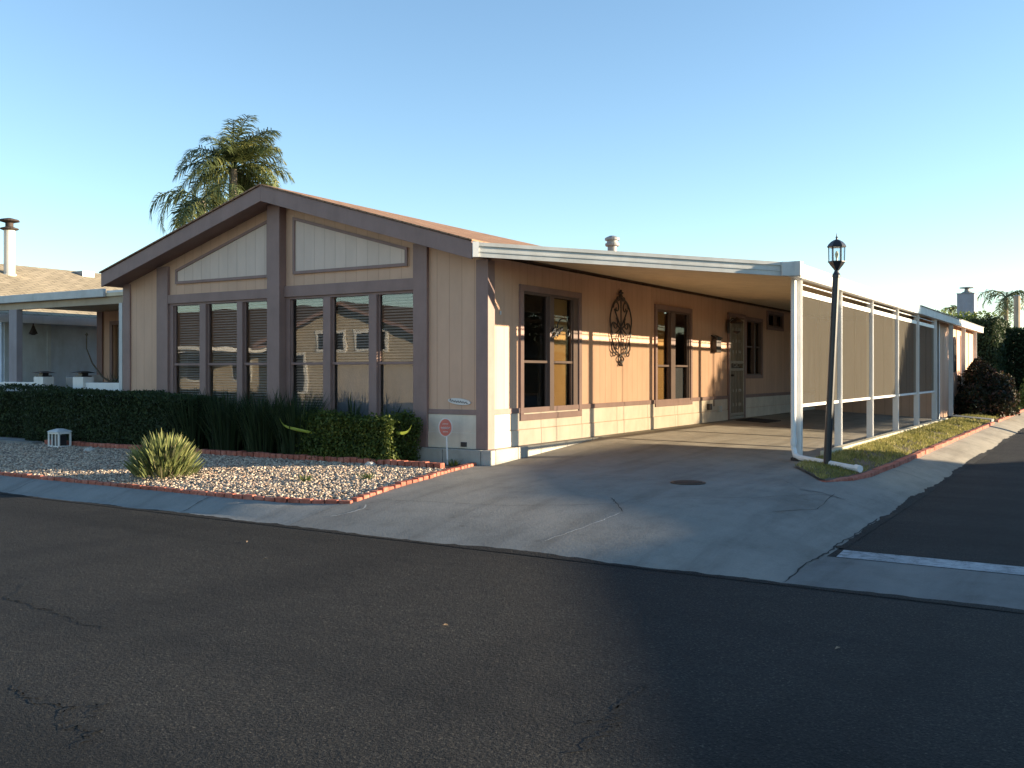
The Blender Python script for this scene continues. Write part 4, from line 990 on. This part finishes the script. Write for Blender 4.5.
m = MB(); m.box(-16.6, -16.2, 5.25, 5.6, 3.68, 3.86); m.build('roof_vent', M['galv'], nb)
m = MB(); m.tube([(-12.7,1.72,2.42),(-12.7,1.72,2.18)], .012, 6); m.lathe((-12.7,1.72,1.98), [(.03,0),(.09,.03),(.05,.12),(.02,.2)], 8)
tag(m.build('hanging_chime', M['rust'], loc=(-12.7,1.72,1.98)), 'small dark bell shape hanging under the porch beam', 'wind chime')

# house with box chimney far behind the hedge at right
fh = gable_house('neighbour_house', -6.5, 3.2, 40.5, 50, 2.6, 3.3, 'x', 'cream_house', 'shingle_dark', 'distant house with grey box chimney behind the tall hedge')
m = MB(); m.box(.52, 1.27, 40.0, 41.2, 0, 4.93); ch = m.build('chimney', M['stucco_grey'], fh, bev=.01)
m = MB(); m.box(.50, 1.29, 39.98, 41.22, 4.93, 4.96)
m.lathe((.9,40.5,4.96), [(.30,0),(.24,.06),(.12,.12),(.10,.24)], 12); m.lathe((.9,40.5,5.2), [(.10,0),(.34,.03),(.34,.06),(.05,.08)], 12); m.build('chimney_cap', M['galv'], ch)
# houses across the main street (seen mirrored in the front windows)
h1 = gable_house('neighbour_house', -43, -28.6, -36, -24, 2.55, 4.9, 'x', 'cream_house', 'shingle_dark', 'long brown-roofed house across the main street, mirrored in the left windows', .6, base=-.3, fascia='white')
for a in (-41, -38, -34.8, -31.5):
    m = MB(); m.box(a-.1, a+1.5, -24, -23.95, .7, 2.1); w = m.build('window', M['white'], h1)
    m = MB(); m.box(a, a+1.4, -23.949, -23.93, .8, 2.0); m.build('pane', M['black'], w)
h2 = gable_house('neighbour_house', -27.2, -17.5, -40, -22.6, 2.7, 4.3, 'y', 'cream_house', 'shingle_dark', 'gabled cream house across the main street, mirrored in the right windows', .6, base=-.3, fascia='brown')
for (a, b, z0_, z1_) in ((-24.2,-22.6,2.2,2.95),(-21.9,-20.2,2.2,2.95),(-26.3,-25.1,.3,2.0)):
    m = MB(); m.box(a-.12, b+.12, -22.6, -22.55, z0_-.12, z1_+.12); w = m.build('window', M['white'], h2)
    m = MB(); m.box(a, b, -22.549, -22.53, z0_, z1_); m.build('pane', M['black'], w)
cpo = thing('neighbour_carport', (-29.5,-21.5,-.3), 'white flat carport roof across the main street', 'carport')
m = MB(); m.box(-33.5, -28.0, -24, -19.5, 2.2, 2.38); m.build('roof', M['white'], cpo)
for x in (-33.2, -30.6, -28.2):
    m = MB(); m.box(x-.06, x+.06, -19.7, -19.58, -.3, 2.2); m.build('post', M['white'], cpo)
h4 = gable_house('neighbour_house', 22, 31, 1, 42, 2.3, 3.4, 'y', 'cream_house', 'shingle_dark', 'long low house across the side street behind the stepped shade blocker', .5, base=-.3, fascia='white')
# unseen hedge form, added and stepped so its shade falls over the drive
SE = .162; HX = 15.0
prof = [(-14,-2.0),(-8.8,-1.28),(-7.3,-1.14),(-4.5,-.85),(-3.3,-.56),(-2.7,-.40),(-1.6,-.24),(-.6,-.13),(0,-.07),(1.9,-.05),(2.0,-.95),(3.2,-1.3),(4.6,-1.5),(9,-1.9)]
t = thing('shade_blocker', (HX+.4, 8, -.28), 'unseen hedge-shaped shade blocker with stepped top across the side street', 'hedge')
pp = [((w+.515*HX)/.857, z+SE*HX/.857) for w, z in prof]
V = []; 
m = MB(); m.prism([(HX, pp[0][0], -.3)]+[(HX, y, z) for y, z in pp]+[(HX, pp[-1][0], -.3)], (.7,0,0)); m.build('branches', M['core'], t)
n = 14000; yy_ = RS.uniform(pp[0][0], pp[-1][0], n); zt = np.interp(yy_, [p[0] for p in pp], [p[1] for p in pp]); zz = -.3+(zt+.3)*RS.uniform(0,1,n)**.8
V, F = leaf_quads(np.stack([HX-RS.uniform(0,.06,n), yy_, zz-.02], 1), .035, .6); np_mesh('foliage', V, F, M['hedge'], RS.uniform(0,1,n), t)

# ------------------------------------------------------------------ trees and far planting
def crown_tree(name, c, z0, rx, ry, rz, n, size, material, label, trunk_h, seed=1, dens=None, shape=None, tr=.14):
    t = thing(name, (c[0], c[1], z0), label, 'tree')
    P = RS.normal(size=(n,3)); P /= np.linalg.norm(P, axis=1)[:,None]; P *= (RS.uniform(0,1,n)**.33)[:,None]
    if shape: P = shape(P)
    k = 1+.22*lumpy(P, 3.2, seed); P = P*k[:,None]
    ok = lumpy(P, 5.0, seed+3)+RS.uniform(-.7,.9,n) > -.55; P = P[ok]
    W = P*np.array([rx,ry,rz])+np.array([c[0],c[1],z0+trunk_h+rz*.75]); V, F = leaf_quads(W, size)
    np_mesh('crown', V, F, material, np.clip(.5+.3*lumpy(P, 6, seed)+RS.normal(0,.2,len(P)), 0, 1), t)
    m = MB(); zc = z0+trunk_h+rz*.4; m.tube([(c[0],c[1],z0-.1),(c[0]+.05,c[1],z0+trunk_h*.6),(c[0],c[1],zc)], [tr,tr*.8,tr*.5], 8)
    for i in range(7):
        a = 2*PI*i/7; m.tube([(c[0],c[1],z0+trunk_h*.85),(c[0]+rx*.3*math.cos(a),c[1]+ry*.3*math.sin(a),zc),(c[0]+rx*.6*math.cos(a),c[1]+ry*.6*math.sin(a),zc+rz*.4)], [tr*.5,tr*.3,tr*.12], 6)
    m.build('trunk', M['stem'], t); return t
# unseen tree, added and shaped as a cone to slant shade over the far screens
w2y = lambda w: (w+.515*HX)/.857
t = thing('shade_tree', (HX, 21.4, -.28), 'unseen conical evergreen across the side street, added to shade the far screens', 'tree')
n = 30000; h = RS.uniform(0,1,n)**.8; yc = 21.4; top = 6.9; bot = 2.35
zz = bot+(top-bot)*h; half = 5.3*(1-h)+.05; yy_ = yc+RS.uniform(-1,1,n)*half; xx = HX+RS.uniform(-1,1,n)*np.minimum(half, 1.6)
V, F = leaf_quads(np.stack([xx,yy_,zz],1), .11); np_mesh('crown', V, F, M['hedge'], RS.uniform(0,1,n), t)
m = MB(); m.prism([(HX-.2,yc-5.0,bot+.08),(HX-.2,yc+5.0,bot+.08),(HX-.2,yc,top-.3)], (.4,0,0)); m.build('branches', M['core'], t)
m = MB(); m.tube([(HX,yc,-.3),(HX,yc,3)], .18, 8); m.build('trunk', M['stem'], t)

# tall hedge closing the street at right
box_hedge('tall_hedge', 2.35, 3.30, 28.8, 33, -.2, 3.17, 16000, .05, M['hedge'], 'tall green hedge right behind the far end of the carport', group='tall hedges', rough=.13, seed=3)
box_hedge('tall_hedge', 3.35, 14, 31.5, 34, -.4, 2.93, 26000, .055, M['hedge'], 'very dark tall hedge across the end of the side street', group='tall hedges', rough=.13, seed=9)
# dark red bush
def bush(name, c, r, n, size, material, label, seed, cat='bush', flatz=1.0, stems=True):
    t = thing(name, c, label, cat); P = RS.normal(size=(n,3)); P /= np.linalg.norm(P,axis=1)[:,None]; P[:,2] = np.abs(P[:,2])*1.0
    P *= (RS.uniform(.5,1,n)**.5)[:,None]; P *= (1+.28*lumpy(P, 3.0, seed))[:,None]
    W = P*np.array(r)+np.array(c); V, F = leaf_quads(W, size); np_mesh('foliage', V, F, material, np.clip(RS.normal(.45,.28,len(P)),0,1), t)
    m = MB()
    for i in range(14):
        a = 2*PI*i/14+.3; q = random.uniform(.3,.75); m.tube([(c[0],c[1],c[2]-.05),(c[0]+r[0]*q*.5*math.cos(a),c[1]+r[1]*q*.5*math.sin(a),c[2]+r[2]*.4),(c[0]+r[0]*q*math.cos(a),c[1]+r[1]*q*math.sin(a),c[2]+r[2]*.75)], [.03,.02,.008], 5)
    m.build('stems', M['stem'], t); return t
bush('red_bush', (3.72, 19.6, .0), (.75,1.5,1.45), 11000, .05, M['redbush'], 'dark reddish bush beside the far carport posts', 2)
bush('red_bush', (3.95, 21.8, .0), (.55,1.3,1.2), 5000, .05, M['redbush'], 'lower dark bush behind the reddish bush', 5)
bush('small_shrub', (4.35, 27.5, -.1), (.42,.6,1.0), 2600, .04, M['lit_grass'], 'fresh green shrub at the far end of the side street kerb', 8)
bush('hedge_shrub', (1.4, 33, 2.6), (1.6,1.2,1.15), 3500, .06, M['lit_grass'], 'light green shrub top showing above the carport roof end', 4)

def palm(name, loc, h, nf, fl, label, droop=1.0, seed=0, trunk_r=.17, lean=(0,0), density=34, llen=.62, els=None):
    rs = np.random.RandomState(seed); t = thing(name, loc, label, 'palm tree', None)
    top = Vector((loc[0]+lean[0], loc[1]+lean[1], loc[2]+h))
    m = MB(); m.tube([loc, (loc[0]+lean[0]*.4, loc[1]+lean[1]*.4, loc[2]+h*.5), tuple(top)], [trunk_r*1.2,trunk_r,trunk_r*.85], 10); m.build('trunk', M['trunk'], t)
    V = []; F = []; R = []; st = MB()
    for i in range(nf):
        az = 2*PI*i/nf*2.4+rs.uniform(-.3,.3); e0 = rs.uniform(.15, 1.25) if els is None else rs.uniform(*els); L_ = fl*rs.uniform(.8,1.12)
        P = []; p = top.copy(); e = e0; 
        for k in range(13):
            P.append(p.copy()); e -= droop*rs.uniform(.09,.15)*(1+k*.07)
            p = p+Vector((math.cos(az)*math.cos(e), math.sin(az)*math.cos(e), math.sin(e)))*(L_/12)
        st.tube(P, list(np.linspace(.028,.006,13)), 5, False)
        g = rs.uniform(0,.35)
        for k in range(density*2):
            s = .14+.86*(k//2)/density; q = s*12; a = int(min(11, q)); c = P[a].lerp(P[a+1], q-a); d = (P[a+1]-P[a]).normalized()
            side = d.cross(Vector((0,0,1))).normalized()*(1 if k % 2 else -1)
            ll = llen*math.sin(PI*min(1,.12+s*.86))**.6*rs.uniform(.8,1.15)
            dr = (side*.75+d*.55+Vector((0,0,rs.uniform(-.55,.35)))).normalized(); e1 = c+dr*ll*.55; e2 = c+dr*ll+Vector((0,0,-.32*ll*droop))
            w = d*.018; n0 = len(V); V += [c-w, c+w, e1+w*1.2, e1-w*1.2, e2+w*.1, e2-w*.1]; F += [(n0,n0+1,n0+2,n0+3),(n0+3,n0+2,n0+4,n0+5)]
            r = min(1, max(0, rs.normal(.35+g,.2))); R += [r,r]
    np_mesh('fronds', [tuple(v) for v in V], F, M['palm'], R, t); st.build('frond_stems', M['palm'], t)
    return t
palm('palm_tree', (-21.0,14.7,0), 8.75, 50, 2.6, 'full palm crown rising behind the gable roof', .82, 3, els=(-.35,1.5), density=44)
palm('palm_tree', (-19.5,11.95,0), 7.0, 18, 2.2, 'lower palm crown drooping over the left roof slope', 1.3, 8, els=(-.2,1.1))
palm('palm_tree', (2.2,45,-.3), 5.3, 13, 1.9, 'slender palm at the right edge behind the utility pole', 1.5, 5, trunk_r=.12, density=20, llen=.5)
palm('palm_tree', (-2.35,60,0), 5.3, 9, .75, 'tiny distant palm left of the grey chimney', .9, 6, trunk_r=.08, density=14, llen=.3)
t = thing('utility_pole', (3.07,40,0), 'sunlit wooden utility pole rising over the dark hedge', 'utility pole')
m = MB(); m.tube([(3.07,40,-.4),(3.07,40,4.72)], [.16,.14], 10); m.build('pole', M['wood_pole'], t)
m = MB(); m.tube([(3.07,40,4.72),(3.07,40,4.77)], [.15,.08], 10); m.build('cap', M['galv'], t)

# ------------------------------------------------------------------ light, sky, camera
w = bpy.data.worlds.new('World'); scene.world = w; w.use_nodes = True; nt = w.node_tree
sky = nt.nodes.new('ShaderNodeTexSky'); sky.sky_type = 'NISHITA'; sky.sun_disc = False
AZ, EL = math.radians(31), math.radians(9.1)              # azimuth from +X towards +Y
sky.sun_elevation = EL; sky.sun_rotation = PI/2-AZ; sky.altitude = 300; sky.air_density = 1.0; sky.dust_density = .0; sky.ozone_density = 2.2
bg = nt.nodes['Background']; bg.inputs['Strength'].default_value = .10; nt.links.new(sky.outputs[0], bg.inputs['Color'])
sd = bpy.data.lights.new('sun', 'SUN'); sd.energy = 5.0; sd.angle = math.radians(.5); sd.color = (1.0,.82,.57)
so = bpy.data.objects.new('sun', sd); COL.objects.link(so)
v = Vector((math.cos(AZ)*math.cos(EL), math.sin(AZ)*math.cos(EL), math.sin(EL))); so.rotation_euler = v.to_track_quat('Z', 'Y').to_euler(); so.location = (30,20,10)

cd = bpy.data.cameras.new('camera'); cam = bpy.data.objects.new('camera', cd); COL.objects.link(cam)
cd.sensor_width = 36; cd.lens = 965/1024*36; cd.clip_end = 2000; cd.shift_y = -11.5/1024
cam.location = (6.81,-10.35,1.18); cam.rotation_euler = (PI/2, 0, math.atan(600/965)); scene.camera = cam
scene.render.engine = 'CYCLES'; scene.render.resolution_x = 1024; scene.render.resolution_y = 768
vs = scene.view_settings; vs.view_transform = 'Standard'; vs.look = 'None'; vs.exposure = 1.83; vs.gamma = 1
